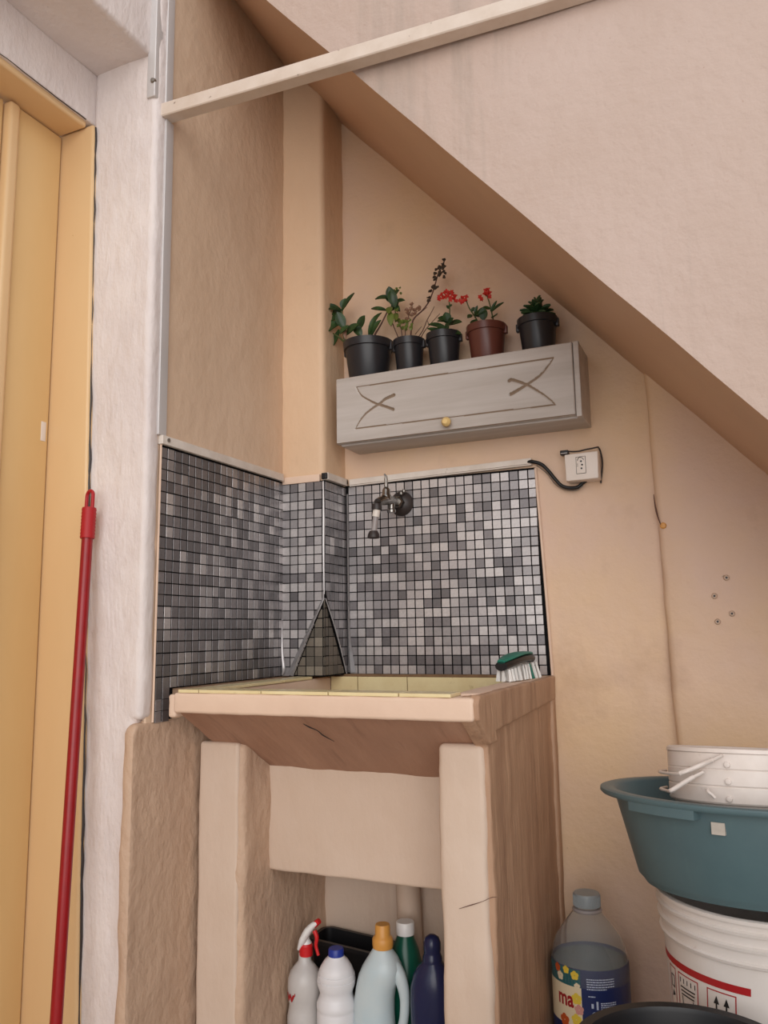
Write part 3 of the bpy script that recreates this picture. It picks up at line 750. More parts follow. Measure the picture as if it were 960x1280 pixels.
# ================================================================ OUTLET AND CABLES
ob = thing('power_outlet', 'white surface-mounted power outlet box right of the mosaic', 'power outlet', (0.7225, 0.0, 1.305))
def yprism(cs, y0, y1, bev=0.0): return prism(bmesh.new(), cs, 1, y0, y1, bev)
obj('outlet_box', yprism([(0.6875, 1.2755), (0.758, 1.2765), (0.7595, 1.337), (0.6865, 1.3355)], -0.045, 0.002, 0.002), M['outlet'], ob, sharp=60)
obj('socket_insert', yprism([(0.712, 1.29), (0.7315, 1.2905), (0.7315, 1.3275), (0.712, 1.3265)], -0.0462, -0.044, 0.0006), M['outlet'], ob)
for q in (((0.7115, 1.2895), (0.7115, 1.3275)), ((0.7320, 1.290), (0.7320, 1.3280)), ((0.7115, 1.2895), (0.7320, 1.290)), ((0.7115, 1.3272), (0.7320, 1.328))):
    obj('insert_seam', TU([(q[0][0], -0.0453, q[0][1]), (q[1][0], -0.0453, q[1][1])], 0.00045, 5, smooth=False), M['dark_rubber'], ob)
for z, x in ((1.3170, 0.7225), (1.3090, 0.7245), (1.3010, 0.7228)):
    obj('pin_hole', LA([(0, 0.0006), (0.0021, 0.0006), (0.0021, 0), (0, 0)], (x, -0.0462, z), 12, axis=(0, -1, 0)), M['black'], ob)
obj('socket_rim', TU([(0.7145, -0.0463, 1.319), (0.7165, -0.0463, 1.3235), (0.7205, -0.0463, 1.3262), (0.7265, -0.0463, 1.3235), (0.728, -0.0463, 1.3195)], 0.0007, 6), M['dark_rubber'], ob)
for z in (1.3065, 1.3105): obj('rating_mark', BX((0.7135, -0.0465, z), (0.7155, -0.046, z+0.0015)), M['dark_rubber'], ob)
cb = thing('power_cable', 'thick black cable looping from the trunking end to under the outlet box', 'cable', (0.65, -0.006, 1.3))
obj('sheath', TU([(0.592, -0.007, 1.333)]+[(0.6035, -0.0120, 1.3349), (0.6255, -0.0120, 1.3270), (0.6413, -0.0120, 1.3105), (0.6567, -0.0120, 1.2886), (0.6705, -0.0120, 1.2725), (0.6881, -0.0120, 1.2655), (0.7060, -0.0120, 1.2657), (0.7170, -0.0120, 1.2738)]+[(0.726, -0.014, 1.279)], 0.0042, 10), M['black'], cb)
obj('bare_wire', TU([(0.6170, -0.0160, 1.3234), (0.6400, -0.0160, 1.3024), (0.6570, -0.0160, 1.2768), (0.6780, -0.0160, 1.2621), (0.7028, -0.0160, 1.2581), (0.7192, -0.0160, 1.2675)], 0.0012, 6), M['screw'], cb)
pl = thing('plug_lead', 'small plug and grey wire lying across the top of the outlet box', 'cable', (0.70, -0.03, 1.338))
obj('plug', RB(Vector((0.6739, -0.0300, 1.3389)), Vector((0.6924, -0.0300, 1.3498))+Vector((0, 0.016, 0)), 0.002, 0.2), M['black'], pl)
obj('plug_band', RB(Vector((0.6754, -0.0320, 1.3415)), Vector((0.6907, -0.0320, 1.3432))+Vector((0, 0.016, 0.0)), 0.0008, 0.2), M['alu'], pl)
obj('lead', TU([(0.6897, -0.0260, 1.3472), (0.7021, -0.0260, 1.3450), (0.7163, -0.0260, 1.3444), (0.7305, -0.0260, 1.3465), (0.7446, -0.0260, 1.3477), (0.7569, -0.0260, 1.3490)]+[(0.7563, -0.0060, 1.3514), (0.7601, -0.0060, 1.3400), (0.7622, -0.0060, 1.3142), (0.7563, -0.0060, 1.2712)], 0.0018, 8), M['dark_rubber'], pl)

# ================================================================ WALL CABINET
cab = thing('wall_cabinet', 'narrow whitewashed wooden wall cabinet with carved flap door under the plants', 'cabinet', (0.446, 0.0, 1.401))
X0, X1, Z0, Z1, YF = 0.1526, 0.742, 1.401, 1.569, -0.117
obj('carcass', RB((X0+0.004, -0.100, Z0), (X1, 0.001, Z1), 0.0025, 0.2), M['cab'], cab)
obj('carcass_edge', RB((X1-0.012, -0.1145, Z0), (X1, -0.099, Z1), 0.0015, 0.2), M['cab'], cab)
def carved_door():
    xa, xb, za, zb_ = X0, X1-0.0135, Z0+0.004, Z1-0.001
    nx, nz_ = 390, 112
    gx = np.linspace(xa, xb, nx); gz = np.linspace(za, zb_, nz_); GX, GZ = np.meshgrid(gx, gz)
    D = np.zeros_like(GX)
    def seg(p, q, w, dep):
        nonlocal D
        p = np.array(p); q = np.array(q); d = q-p; L2 = (d*d).sum()
        t = np.clip(((GX-p[0])*d[0]+(GZ-p[1])*d[1])/L2, 0, 1)
        r = np.hypot(GX-p[0]-t*d[0], GZ-p[1]-t*d[1])
        D = np.maximum(D, dep*np.clip(1-(r/w)**2, 0, 1))
    def curve(pts, w0, w1, dep):
        P = smooth_path([(p[0], 0, p[2]) for p in pts], 8); n = len(P)-1
        for i in range(n):
            w = w0+(w1-w0)*i/n; seg((P[i].x, P[i].z), (P[i+1].x, P[i+1].z), w, dep*(0.5+0.5*i/n))
    c1 = [(0.6871, -0.1170, 1.5375), (0.6750, -0.1170, 1.5221), (0.6565, -0.1170, 1.5031), (0.6309, -0.1170, 1.4886), (0.6107, -0.1170, 1.4787), (0.5885, -0.1170, 1.4690)]
    c2 = [(0.6856, -0.1170, 1.4322), (0.6699, -0.1170, 1.4504), (0.6495, -0.1170, 1.4677), (0.6289, -0.1170, 1.4834), (0.6113, -0.1170, 1.4933), (0.5935, -0.1170, 1.5014), (0.5862, -0.1170, 1.5006)]
    c3 = [(0.2041, -0.1170, 1.4368), (0.2150, -0.1170, 1.4533), (0.2301, -0.1170, 1.4692), (0.2515, -0.1170, 1.4822), (0.2706, -0.1170, 1.4915), (0.2833, -0.1170, 1.4996), (0.3063, -0.1170, 1.5063)]
    c4 = [(0.2075, -0.1170, 1.5401), (0.2201, -0.1170, 1.5182), (0.2392, -0.1170, 1.5037), (0.2601, -0.1170, 1.4910), (0.2809, -0.1170, 1.4823), (0.3036, -0.1170, 1.4715)]
    for cc in (c1, c2, c3, c4): curve(cc, 0.0020, 0.0044, 0.004)
    seg((c4[0][0], c4[0][2]), (c1[0][0], c1[0][2]), 0.0019, 0.0022); seg((c3[0][0], c3[0][2]), (c2[0][0], c2[0][2]), 0.0019, 0.0022)
    e = np.minimum(np.minimum(GX-xa, xb-GX), np.minimum(GZ-za, zb_-GZ)); D = np.maximum(D, 0.0018*np.clip(1-e/0.002, 0, 1)**2)
    V = [(float(a), float(YF+d), float(b)) for a, b, d in zip(GX.ravel(), GZ.ravel(), D.ravel())]
    F = [(j*nx+i, j*nx+i+1, (j+1)*nx+i+1, (j+1)*nx+i) for j in range(nz_-1) for i in range(nx-1)]
    # rim skirt to give the door its thickness
    loop = [i for i in range(nx)]+[j*nx+nx-1 for j in range(1, nz_)]+[(nz_-1)*nx+i for i in range(nx-2, -1, -1)]+[j*nx for j in range(nz_-2, 0, -1)]
    b0 = len(V)
    for k in loop: V.append((V[k][0], -0.1005, V[k][2]))
    n = len(loop)
    for k in range(n): F.append((loop[(k+1) % n], loop[k], b0+k, b0+(k+1) % n))
    F.append(tuple(b0+k for k in range(n)))
    gm.extend(i for i, f in enumerate(F[:(nx-1)*(nz_-1)]) if D.ravel()[f[0]] > 0.0012)
    return V, F
gm = []
dr = obj('flap_door', carved_door(), [M['cab'], M['cab_groove']], cab, sharp=60, label='flap door with carved crossed grooves')
for i in gm: dr.data.polygons[i].material_index = 1
obj('knob', LA([(0, 0.022), (0.006, 0.0215), (0.0105, 0.017), (0.0115, 0.012), (0.009, 0.006), (0.0055, 0.003), (0.005, 0.0), (0, 0)], Vector((0.4403, -0.1170, 1.4215)), 24, axis=(0, -1, 0)), M['knob'], dr, label='round natural wood knob')

# ================================================================ POTTED PLANTS
G_PL = 'potted plants on top of the wall cabinet'
ZC = 1.5692
def pot(root, cx, cy, r, h, m, label=None, notch=False):
    rb = r*0.74; lip = h*0.2
    prof = [(0, 0), (rb, 0), (rb+0.002, 0.003), (r*0.93, h-lip), (r*0.93, h-lip), (r, h-lip+0.001), (r*1.02, h-0.003), (r*1.02, h), (r*0.96, h), (r*0.93, h-0.012), (0, h-0.013)]
    o = obj('pot', LA(prof, (cx, cy, ZC), 48), m, root, label=label, sharp=35)
    obj('soil', LA([(0, h-0.008), (r*0.5, h-0.0075), (r*0.92, h-0.011), (r*0.92, h-0.02), (0, h-0.02)], (cx, cy, ZC), 24), M['soil'], root)
    for sgn in (-1, 1):
        obj('pot_lug', RB((cx+sgn*r*1.0-0.004, cy-0.006, ZC+h-lip-0.006), (cx+sgn*r*1.0+0.004, cy+0.006, ZC+h-0.004), 0.002, 0.1), m, o)
    return o
def leaves(root, lst, m, y0, shape='oval'):
    for q in lst:
        (b, t, w, dy0, dy1, bend) = q; w *= 1.35
        obj('leaf', leaf((b[0], y0+dy0, b[2]), (t[0], y0+dy1, t[2]), w, bend, shape=shape), m, root)
Y0 = -0.06
# 1: large pot, long dark leaves
p1 = thing('potted_plant', 'leftmost potted plant, largest black pot with long glossy leaves leaning left', 'potted plant', (0.2155, Y0, ZC), G_PL)
pot(p1, 0.2155, Y0, 0.062, 0.098, M['pot_black'])
obj('drain_notch', LA([(0, 0.0012), (0.007, 0.001), (0.008, 0), (0, 0)], (0.2115, Y0-0.0475, ZC+0.022), 16, axis=(0, -1, -0.2)), M['black'], p1)
obj('stem', TU([(0.1518, -0.0600, 1.6777), (0.1453, -0.0600, 1.7108), (0.1411, -0.0600, 1.7480), (0.1436, -0.0600, 1.7755)], [0.003, 0.0018], 8), M['stem_green'], p1)
obj('stem', TU([(0.1496, -0.0600, 1.6823), (0.1314, -0.0600, 1.7003), (0.1130, -0.0600, 1.7142)], [0.0028, 0.0015], 8), M['stem_green'], p1)
obj('stem', TU([(0.2214, -0.0600, 1.6703), (0.2372, -0.0600, 1.6927), (0.2530, -0.0600, 1.7151), (0.2688, -0.0600, 1.7416)], [0.0028, 0.0018], 8), M['stem'], p1)
LV = [((0.1412, -0.0600, 1.7673), (0.1806, -0.0600, 1.8073), 0.010, 0, -0.005, 0.05), ((0.1413, -0.0600, 1.7695), (0.0830, -0.0600, 1.7716), 0.016, 0, -0.01, 0.22),
      ((0.1388, -0.0600, 1.7506), (0.0828, -0.0600, 1.7368), 0.014, 0, 0.01, 0.16), ((0.1409, -0.0600, 1.7373), (0.0685, -0.0600, 1.6960), 0.026, 0, -0.015, 0.10),
      ((0.1411, -0.0600, 1.7523), (0.1066, -0.0600, 1.7846), 0.018, 0, 0.0, -0.1), ((0.1339, -0.0600, 1.7192), (0.0987, -0.0600, 1.6673), 0.013, 0, 0.0, -0.08),
      ((0.1436, -0.0600, 1.7734), (0.1531, -0.0600, 1.7996), 0.016, 0, 0.0, 0.0), ((0.1477, -0.0600, 1.7211), (0.1343, -0.0600, 1.7622), 0.020, 0, -0.012, 0.0),
      ((0.1884, -0.0600, 1.7097), (0.2113, -0.0600, 1.7395), 0.018, 0, -0.01, 0.0), ((0.2172, -0.0600, 1.6878), (0.2491, -0.0600, 1.7473), 0.010, 0, 0.01, 0.18),
      ((0.2238, -0.0600, 1.6866), (0.2531, -0.0600, 1.7214), 0.013, 0, -0.005, 0.12), ((0.2667, -0.0600, 1.7462), (0.2249, -0.0600, 1.7582), 0.009, 0, 0.0, 0.06),
      ((0.1701, -0.0600, 1.6895), (0.2064, -0.0600, 1.7086), 0.018, -0.03, -0.035, 0.06), ((0.2060, -0.0600, 1.6813), (0.1862, -0.0600, 1.7143), 0.016, -0.02, -0.02, 0.06),
      ((0.1565, -0.0600, 1.6897), (0.1839, -0.0600, 1.7062), 0.012, -0.04, -0.04, 0.1)]
leaves(p1, LV, M['green'], Y0)
obj('leaf', leaf((0.1670, -0.0900, 1.6778), (0.1651, -0.0900, 1.7137), 0.010, 0.1), M['leaf_pink'], p1, label='dry yellowish leaf')
# 2: leggy twigs
p2 = thing('potted_plant', 'second potted plant from the left, tall bare leggy twigs in a black pot', 'potted plant', (0.3255, Y0, ZC), G_PL)
pot(p2, 0.3255, Y0, 0.0385, 0.087, M['pot_black'])
for pts, r in (([(0.3295, -0.0600, 1.6583), (0.3321, -0.0600, 1.6824), (0.3392, -0.0600, 1.7100), (0.3628, -0.0600, 1.7283), (0.3801, -0.0600, 1.7477), (0.3934, -0.0600, 1.7760), (0.4024, -0.0600, 1.8030), (0.4114, -0.0600, 1.8239), (0.4244, -0.0600, 1.8460)], [0.0022, 0.0018, 0.0014]),
               ([(0.3442, -0.0600, 1.6558), (0.3615, -0.0600, 1.6753), (0.3747, -0.0600, 1.7015), (0.3855, -0.0600, 1.7179), (0.3943, -0.0600, 1.7327)], [0.0014, 0.0008]), ([(0.3547, -0.0600, 1.6540), (0.3656, -0.0600, 1.6725), (0.3827, -0.0600, 1.6899), (0.4081, -0.0600, 1.7117)], [0.0014, 0.0007]),
               ([(0.2997, -0.0600, 1.6633), (0.2916, -0.0600, 1.6854), (0.2813, -0.0600, 1.7142), (0.2775, -0.0600, 1.7400)], [0.0014, 0.0012]), ([(0.3168, -0.0600, 1.6604), (0.3175, -0.0600, 1.6953), (0.3289, -0.0600, 1.7263), (0.3378, -0.0600, 1.7433)], [0.0013, 0.0009]),
               ([(0.3083, -0.0600, 1.6619), (0.3047, -0.0600, 1.6934), (0.2924, -0.0600, 1.7247), (0.2888, -0.0600, 1.7630)], [0.0013, 0.0012]), ([(0.3649, -0.0600, 1.7279), (0.3755, -0.0600, 1.7342)], [0.001, 0.0006]),
               ([(0.3424, -0.0600, 1.6704), (0.3597, -0.0600, 1.6878)], [0.001, 0.0006]), ([(0.3785, -0.0600, 1.6886), (0.3747, -0.0600, 1.7015)], [0.001, 0.0006])):
    obj('twig', TU(pts, r, 7), M['stem'], p2)
LV = [((0.2847, -0.0600, 1.7722), (0.2408, -0.0600, 1.7764), 0.010, 0, -0.01, 0.14), ((0.2824, -0.0600, 1.7684), (0.2787, -0.0600, 1.8029), 0.017, 0, -0.01, 0.05),
      ((0.2867, -0.0600, 1.7676), (0.3109, -0.0600, 1.7839), 0.014, 0, -0.02, 0.1), ((0.2887, -0.0600, 1.7588), (0.3211, -0.0600, 1.7589), 0.010, 0, -0.01, 0.1),
      ((0.2865, -0.0600, 1.7551), (0.3076, -0.0600, 1.7323), 0.010, 0, -0.01, 0.1), ((0.2802, -0.0600, 1.7647), (0.2696, -0.0600, 1.7835), 0.013, 0, 0.0, 0.1),
      ((0.2950, -0.0600, 1.7451), (0.2872, -0.0600, 1.7885), 0.018, -0.01, -0.02, 0.1), ((0.2819, -0.0600, 1.7433), (0.2998, -0.0600, 1.7693), 0.014, 0, 0.0, 0.0)]
leaves(p2, LV, M['green'], Y0)
LV = [((0.2817, -0.0600, 1.7350), (0.2874, -0.0600, 1.6944), 0.013, -0.01, -0.02, 0.05), ((0.2777, -0.0600, 1.7525), (0.2816, -0.0600, 1.7267), 0.013, 0, -0.02, 0.05),
      ((0.2904, -0.0600, 1.7334), (0.3028, -0.0600, 1.7062), 0.011, 0, -0.02, 0.05), ((0.2906, -0.0600, 1.7459), (0.3054, -0.0600, 1.7286), 0.008, 0, -0.02, 0.05)]
leaves(p2, LV, M['green_light'], Y0)
bm = bmesh.new(); bm2 = bmesh.new(); bm3 = bmesh.new(); r = random.Random(11)
def leaflet(b_, c_, s, squash=0.35):
    c_ = Vector(c_); d = Vector((r.uniform(-1, 1), r.uniform(-.6, .2)-0.3, r.uniform(-1, 1))).normalized()
    join_into(b_, leaf(c_, c_+d*s, s*0.85, 0.1, n=4))
for q in [(0.4223, -0.0600, 1.8444), (0.4180, -0.0600, 1.8370), (0.4052, -0.0600, 1.8273), (0.4114, -0.0600, 1.8239), (0.4176, -0.0600, 1.8247), (0.4028, -0.0600, 1.8174), (0.4132, -0.0600, 1.8153), (0.4235, -0.0600, 1.8131), (0.4025, -0.0600, 1.8051), (0.3982, -0.0600, 1.7998), (0.3934, -0.0600, 1.7780), (0.4018, -0.0600, 1.7805), (0.3870, -0.0600, 1.7711), (0.3915, -0.0600, 1.7846), (0.4089, -0.0600, 1.8120), (0.4190, -0.0600, 1.8017), (0.3783, -0.0600, 1.7583), (0.3843, -0.0600, 1.7489), (0.3975, -0.0600, 1.7752)]:
    for k in range(2): leaflet(bm, q, r.uniform(0.008, 0.012))
for q in [(0.3357, -0.0600, 1.7458), (0.3312, -0.0600, 1.7342), (0.3418, -0.0600, 1.7302), (0.3267, -0.0600, 1.7247), (0.3372, -0.0600, 1.7186), (0.3458, -0.0600, 1.7232), (0.3227, -0.0600, 1.7358), (0.3566, -0.0600, 1.7336), (0.3244, -0.0600, 1.7147)]: 
    for k in range(3): leaflet(bm2, q, r.uniform(0.007, 0.011))
for q in [(0.3027, -0.0600, 1.7021), (0.3135, -0.0600, 1.7043), (0.3218, -0.0600, 1.6966), (0.3088, -0.0600, 1.6886), (0.2987, -0.0600, 1.7173), (0.3324, -0.0600, 1.6927), (0.3194, -0.0600, 1.6847), (0.3071, -0.0600, 1.7096), (0.3263, -0.0600, 1.7061)]: 
    for k in range(3): leaflet(bm3, q, r.uniform(0.007, 0.012))
for q in [(0.2982, -0.0600, 1.7948), (0.3026, -0.0600, 1.7981), (0.3087, -0.0600, 1.7801), (0.3127, -0.0600, 1.7668), (0.2916, -0.0600, 1.7919)]: leaflet(bm3, q, 0.007)
obj('small_leaves', bm, M['leaf_brown'], p2, kind='stuff', label='small bronze leaves up the tall twig')
obj('small_leaves', bm2, M['leaf_pink'], p2, kind='stuff', label='pinkish shrivelled rosette')
obj('small_leaves', bm3, M['green_light'], p2, kind='stuff', label='yellow-green leaf tuft')

def flower_head(root, pts, s=0.0062):
    for q in pts:
        bm = bmesh.new(); c_ = Vector(q); rr = random.Random(int(q[0]*10000))
        nrm = Vector((rr.uniform(-.5, .5), -1, rr.uniform(-.2, .6))).normalized(); a = nrm.cross(Vector((1, 0, 0.2))).normalized(); b_ = nrm.cross(a)
        ph = rr.uniform(0, 2)
        for k in range(4):
            th = ph+k*PI/2; d = (a*math.cos(th)+b_*math.sin(th))
            join_into(bm, leaf(c_, c_+d*s+nrm*0.001, s*0.8, 0.05, up=nrm, n=3, th=0.0005))
        lathe(bm, [(0, 0.003), (0.0014, 0.002), (0.0016, -0.004), (0.0006, -0.009), (0, -0.009)], c_, 8, axis=nrm)
        obj('flower', bm, M['flower'], root)
# 3: kalanchoe in black pot
p3 = thing('potted_plant', 'third potted plant from the left, red flowering succulent in a black pot', 'potted plant', (0.413, Y0, ZC), G_PL)
pot(p3, 0.416, Y0, 0.042, 0.087, M['pot_black'])
obj('stem', TU([(0.4246, -0.0600, 1.6442), (0.4273, -0.0600, 1.6678), (0.4322, -0.0600, 1.6952), (0.4332, -0.0600, 1.7274), (0.4315, -0.0600, 1.7399)], [0.0022, 0.0013], 8), M['stem_green'], p3)
LV = [((0.4253, -0.0600, 1.6682), (0.3846, -0.0600, 1.6814), 0.010, 0, -0.02, 0.1), ((0.4229, -0.0600, 1.6545), (0.3822, -0.0600, 1.6717), 0.011, 0, -0.02, 0.05), ((0.4297, -0.0600, 1.6795), (0.4660, -0.0600, 1.6770), 0.012, 0, -0.01, 0.05),
      ((0.4298, -0.0600, 1.6835), (0.4097, -0.0600, 1.6932), 0.014, 0, -0.02, 0.1), ((0.4311, -0.0600, 1.6571), (0.4669, -0.0600, 1.6430), 0.010, 0, -0.02, 0.1), ((0.4319, -0.0600, 1.6831), (0.4284, -0.0600, 1.7040), 0.016, -0.01, -0.02, 0.0),
      ((0.4270, -0.0600, 1.6558), (0.4435, -0.0600, 1.6670), 0.018, -0.02, -0.035, 0.0), ((0.4270, -0.0600, 1.6558), (0.4110, -0.0600, 1.6687), 0.016, -0.02, -0.03, 0.0), ((0.4300, -0.0600, 1.6875), (0.3974, -0.0600, 1.6974), 0.009, 0, 0.01, 0.1),
      ((0.4296, -0.0600, 1.6755), (0.4482, -0.0600, 1.6862), 0.013, -0.01, -0.02, 0.0), ((0.4290, -0.0600, 1.7241), (0.4394, -0.0600, 1.7283), 0.005, 0, 0.0, 0.0), ((0.4330, -0.0600, 1.7193), (0.4251, -0.0600, 1.7289), 0.005, 0, 0.0, 0.0)]
leaves(p3, LV, M['green'], Y0)
flower_head(p3, [(0.4094, -0.0660, 1.7520), (0.4158, -0.0660, 1.7569), (0.4093, -0.0660, 1.7459), (0.4282, -0.0660, 1.7626), (0.4240, -0.0660, 1.7594), (0.4342, -0.0660, 1.7574), (0.4319, -0.0660, 1.7497), (0.4379, -0.0660, 1.7445), (0.4442, -0.0660, 1.7514), (0.4459, -0.0660, 1.7409), (0.4377, -0.0660, 1.7384), (0.4278, -0.0660, 1.7484), (0.4501, -0.0660, 1.7461), (0.4424, -0.0660, 1.7578), (0.4196, -0.0660, 1.7480)])
# 4: kalanchoe in brown pot
p4 = thing('potted_plant', 'red flowering succulent in the only brown pot on the cabinet', 'potted plant', (0.5215, Y0, ZC), G_PL)
pot(p4, 0.5225, Y0, 0.0465, 0.088, M['pot_brown'])
obj('stem', TU([(0.5104, -0.0600, 1.6414), (0.5017, -0.0600, 1.6746), (0.4906, -0.0600, 1.6966), (0.4813, -0.0600, 1.7143), (0.4758, -0.0600, 1.7314)], [0.002, 0.0013], 8), M['stem_green'], p4)
obj('stem', TU([(0.5375, -0.0600, 1.6368), (0.5405, -0.0600, 1.6637), (0.5359, -0.0600, 1.6961), (0.5309, -0.0600, 1.7209), (0.5257, -0.0600, 1.7378)], [0.002, 0.0013], 8), M['stem_green'], p4)
LV = [((0.4963, -0.0600, 1.6895), (0.5298, -0.0600, 1.6894), 0.020, 0, -0.02, 0.05), ((0.4999, -0.0600, 1.6789), (0.4913, -0.0600, 1.6586), 0.012, 0, -0.02, 0.0), ((0.4885, -0.0600, 1.6930), (0.4803, -0.0600, 1.6845), 0.009, 0, -0.01, 0.0),
      ((0.4946, -0.0600, 1.6958), (0.5031, -0.0600, 1.7142), 0.006, 0, 0.0, 0.0), ((0.5339, -0.0600, 1.6945), (0.5503, -0.0600, 1.7172), 0.005, 0, 0.0, 0.0), ((0.5357, -0.0600, 1.6922), (0.5692, -0.0600, 1.7057), 0.006, 0, -0.01, 0.05),
      ((0.5341, -0.0600, 1.7004), (0.5185, -0.0600, 1.7033), 0.007, 0, -0.01, 0.0), ((0.5391, -0.0600, 1.6778), (0.5545, -0.0600, 1.6750), 0.012, 0, -0.02, 0.0), ((0.5193, -0.0600, 1.6715), (0.5223, -0.0600, 1.6987), 0.016, -0.01, -0.02, 0.0),
      ((0.5080, -0.0600, 1.6854), (0.4967, -0.0600, 1.7014), 0.013, 0, 0.0, 0.0), ((0.4868, -0.0600, 1.7013), (0.4951, -0.0600, 1.7117), 0.006, 0, 0.0, 0.0)]
leaves(p4, LV, M['green'], Y0)
flower_head(p4, [(0.4618, -0.0660, 1.7318), (0.4680, -0.0660, 1.7386), (0.4718, -0.0660, 1.7299), (0.4781, -0.0660, 1.7387), (0.4758, -0.0660, 1.7311), (0.4657, -0.0660, 1.7270), (0.5116, -0.0660, 1.7322), (0.5153, -0.0660, 1.7255), (0.5258, -0.0660, 1.7454), (0.5317, -0.0660, 1.7462), (0.5294, -0.0660, 1.7367), (0.5236, -0.0660, 1.7379), (0.5353, -0.0660, 1.7376), (0.5350, -0.0660, 1.7277), (0.4518, -0.0660, 1.7337)])
obj('bud', LA([(0, 0.014), (0.004, 0.013), (0.007, 0.007), (0.007, 0.0), (0.005, -0.004), (0, -0.004)], Vector((0.5281, -0.0850, 1.6492)), 16), M['cactus'], p4, label='orange round bud at soil level')
# 5: rosette
p5 = thing('potted_plant', 'rightmost potted plant, green succulent rosette in a black pot', 'potted plant', (0.6435, Y0, ZC), G_PL)
pot(p5, 0.6435, Y0, 0.0455, 0.084, M['pot_black'])
rr = random.Random(2); cz = ZC+0.09
for ring, (n_, el, ln, w) in enumerate(((8, -2, 0.046, 0.016), (8, 14, 0.040, 0.016), (7, 34, 0.034, 0.015), (5, 58, 0.034, 0.014), (2, 80, 0.036, 0.013))):
    for k in range(n_):
        a = 2*PI*(k+0.5*ring)/n_+rr.uniform(-.15, .15); e = math.radians(el+rr.uniform(-6, 6))
        b_ = Vector((0.6435, Y0, cz+ring*0.004)); d = Vector((math.cos(a)*math.cos(e), math.sin(a)*math.cos(e), math.sin(e)))
        obj('leaf', leaf(b_+d*0.003, b_+d*ln*rr.uniform(.9, 1.1), w, 0.06, up=Vector((0, 0, 1)) if el < 50 else Vector((-d.x, -d.y, 0.3)), th=0.002, n=5), M['succulent'], p5)
obj('stem', TU([(0.6435, Y0, ZC+0.06), (0.6435, Y0, ZC+0.105)], [0.005, 0.004], 8, smooth=False), M['stem_green'], p5)

# ================================================================ BROOM HANDLE
bh = thing('broom_handle', 'red broomstick leaning beside the yellow door jamb', 'broom', (-0.06, -0.72, FL))
top = Vector((-0.1097, -0.6440, 1.2320)); bot = Vector((-0.0807, -0.7050, 0.3094)); dn = (bot-top); bot = top+dn*((FL-top.z)/dn.z)
dn = (bot-top).normalized()
bm = TU([top-dn*(-0.085), bot-dn*0.003], 0.0105, 20, smooth=False)
obj('pole', bm, M['red'], bh)
q = -dn; g0 = top+dn*0.095
obj('grip', LA([(0, 0), (0.0128, 0)]+[(0.0128 if i % 2 else 0.0138, 0.003+i*0.0033) for i in range(17)]+[(0.0128, 0.06), (0, 0.06)], g0, 24, axis=q), M['red_grip'], bh, label='ribbed red plastic grip')
side = Vector((1, -0.25, 0)).normalized()
side = (side-q*side.dot(q)).normalized()
g1 = g0+q*0.058
bm = TU([g1-side*0.0105, g1-side*0.0105+q*0.02, g1-side*0.009+q*0.031, g1+q*0.036, g1+side*0.009+q*0.031, g1+side*0.0105+q*0.02, g1+side*0.0105], 0.0034, 10)
obj('hanging_loop', bm, M['red_grip'], bh)

# ================================================================ BUCKET, BASIN, PAILS
BC = (1.02, -0.40); BR = 0.153; BZ = 0.556
def pf(*a): return list(a)
bk = thing('bucket', 'big white plastic bucket with red printed stripe, under the teal basin', 'bucket', (BC[0], BC[1], FL))
hb = BZ-FL
def brad(z): return 0.131+(z-FL)/hb*0.0175
prof = [(0, 0.004), (0.123, 0.004), (0.127, 0), (0.131, 0.003)]
for z, r_ in ((hb-0.064, None), (hb-0.062, 0.150), (hb-0.058, 0.1515), (hb-0.056, 0.1475), (hb-0.0425, 0.148), (hb-0.041, 0.1525), (hb-0.037, 0.1535), (hb-0.035, 0.148), (hb-0.0225, 0.149), (hb-0.021, 0.1535), (hb-0.017, 0.1545), (hb-0.015, 0.150), (hb-0.0065, 0.151), (hb-0.006, 0.154), (hb-0.001, 0.1545), (hb, 0.152)):
    prof.append((r_ if r_ else brad(z+FL), z))
prof += [(0.147, hb), (0.1465, hb-0.01), (0.124, 0.01), (0, 0.008)]
obj('bucket_body', LA(prof, (BC[0], BC[1], FL), 96), M['bucket'], bk, sharp=30)
rz = lambda z: brad(z)+0.0004
def on_bucket(name, bm, m): return obj(name, wrap(bm, BC, rz, 0.0, 0.0), m, bk, smooth=False)
D2R = PI/180
def bx(deg): return deg*D2R*0.145      # arc position of an angle
sL, sR, zs = -170.00, -99.30, 0.4622
bm = flat_rect(bmesh.new(), bx(sL-6), zs-0.0055, bx(sR), zs+0.0045); on_bucket('red_stripe', bm, M['print_red'])
def frame(bm, x0, y0, x1, y1, w):
    flat_rect(bm, x0, y0, x1, y0+w); flat_rect(bm, x0, y1-w, x1, y1); flat_rect(bm, x0, y0, x0+w, y1); flat_rect(bm, x1-w, y0, x1, y1); return bm
a0, a1 = -147.00, -129.60; b0_, b1_ = -123.60, -106.70; zt_ = 0.4522
for (x0, x1) in ((bx(a0), bx(a1)), (bx(b0_), bx(b1_)), (bx(a0)-0.03, bx(a0)-0.008)):
    on_bucket('printed_frame', frame(bmesh.new(), x0, zt_-0.062, x1, zt_, 0.0016), M['print_red'])
# this-way-up arrows
bm = bmesh.new()
for k in (0.34, 0.68):
    x = bx(b0_)+(bx(b1_)-bx(b0_))*k
    flat_rect(bm, x-0.0011, zt_-0.046, x+0.0011, zt_-0.016); flat_poly(bm, [(x-0.0042, zt_-0.018), (x+0.0042, zt_-0.018), (x, zt_-0.007)])
flat_rect(bm, bx(b0_)+0.006, zt_-0.052, bx(b1_)-0.006, zt_-0.049)
on_bucket('up_arrows', bm, M['print_black'])
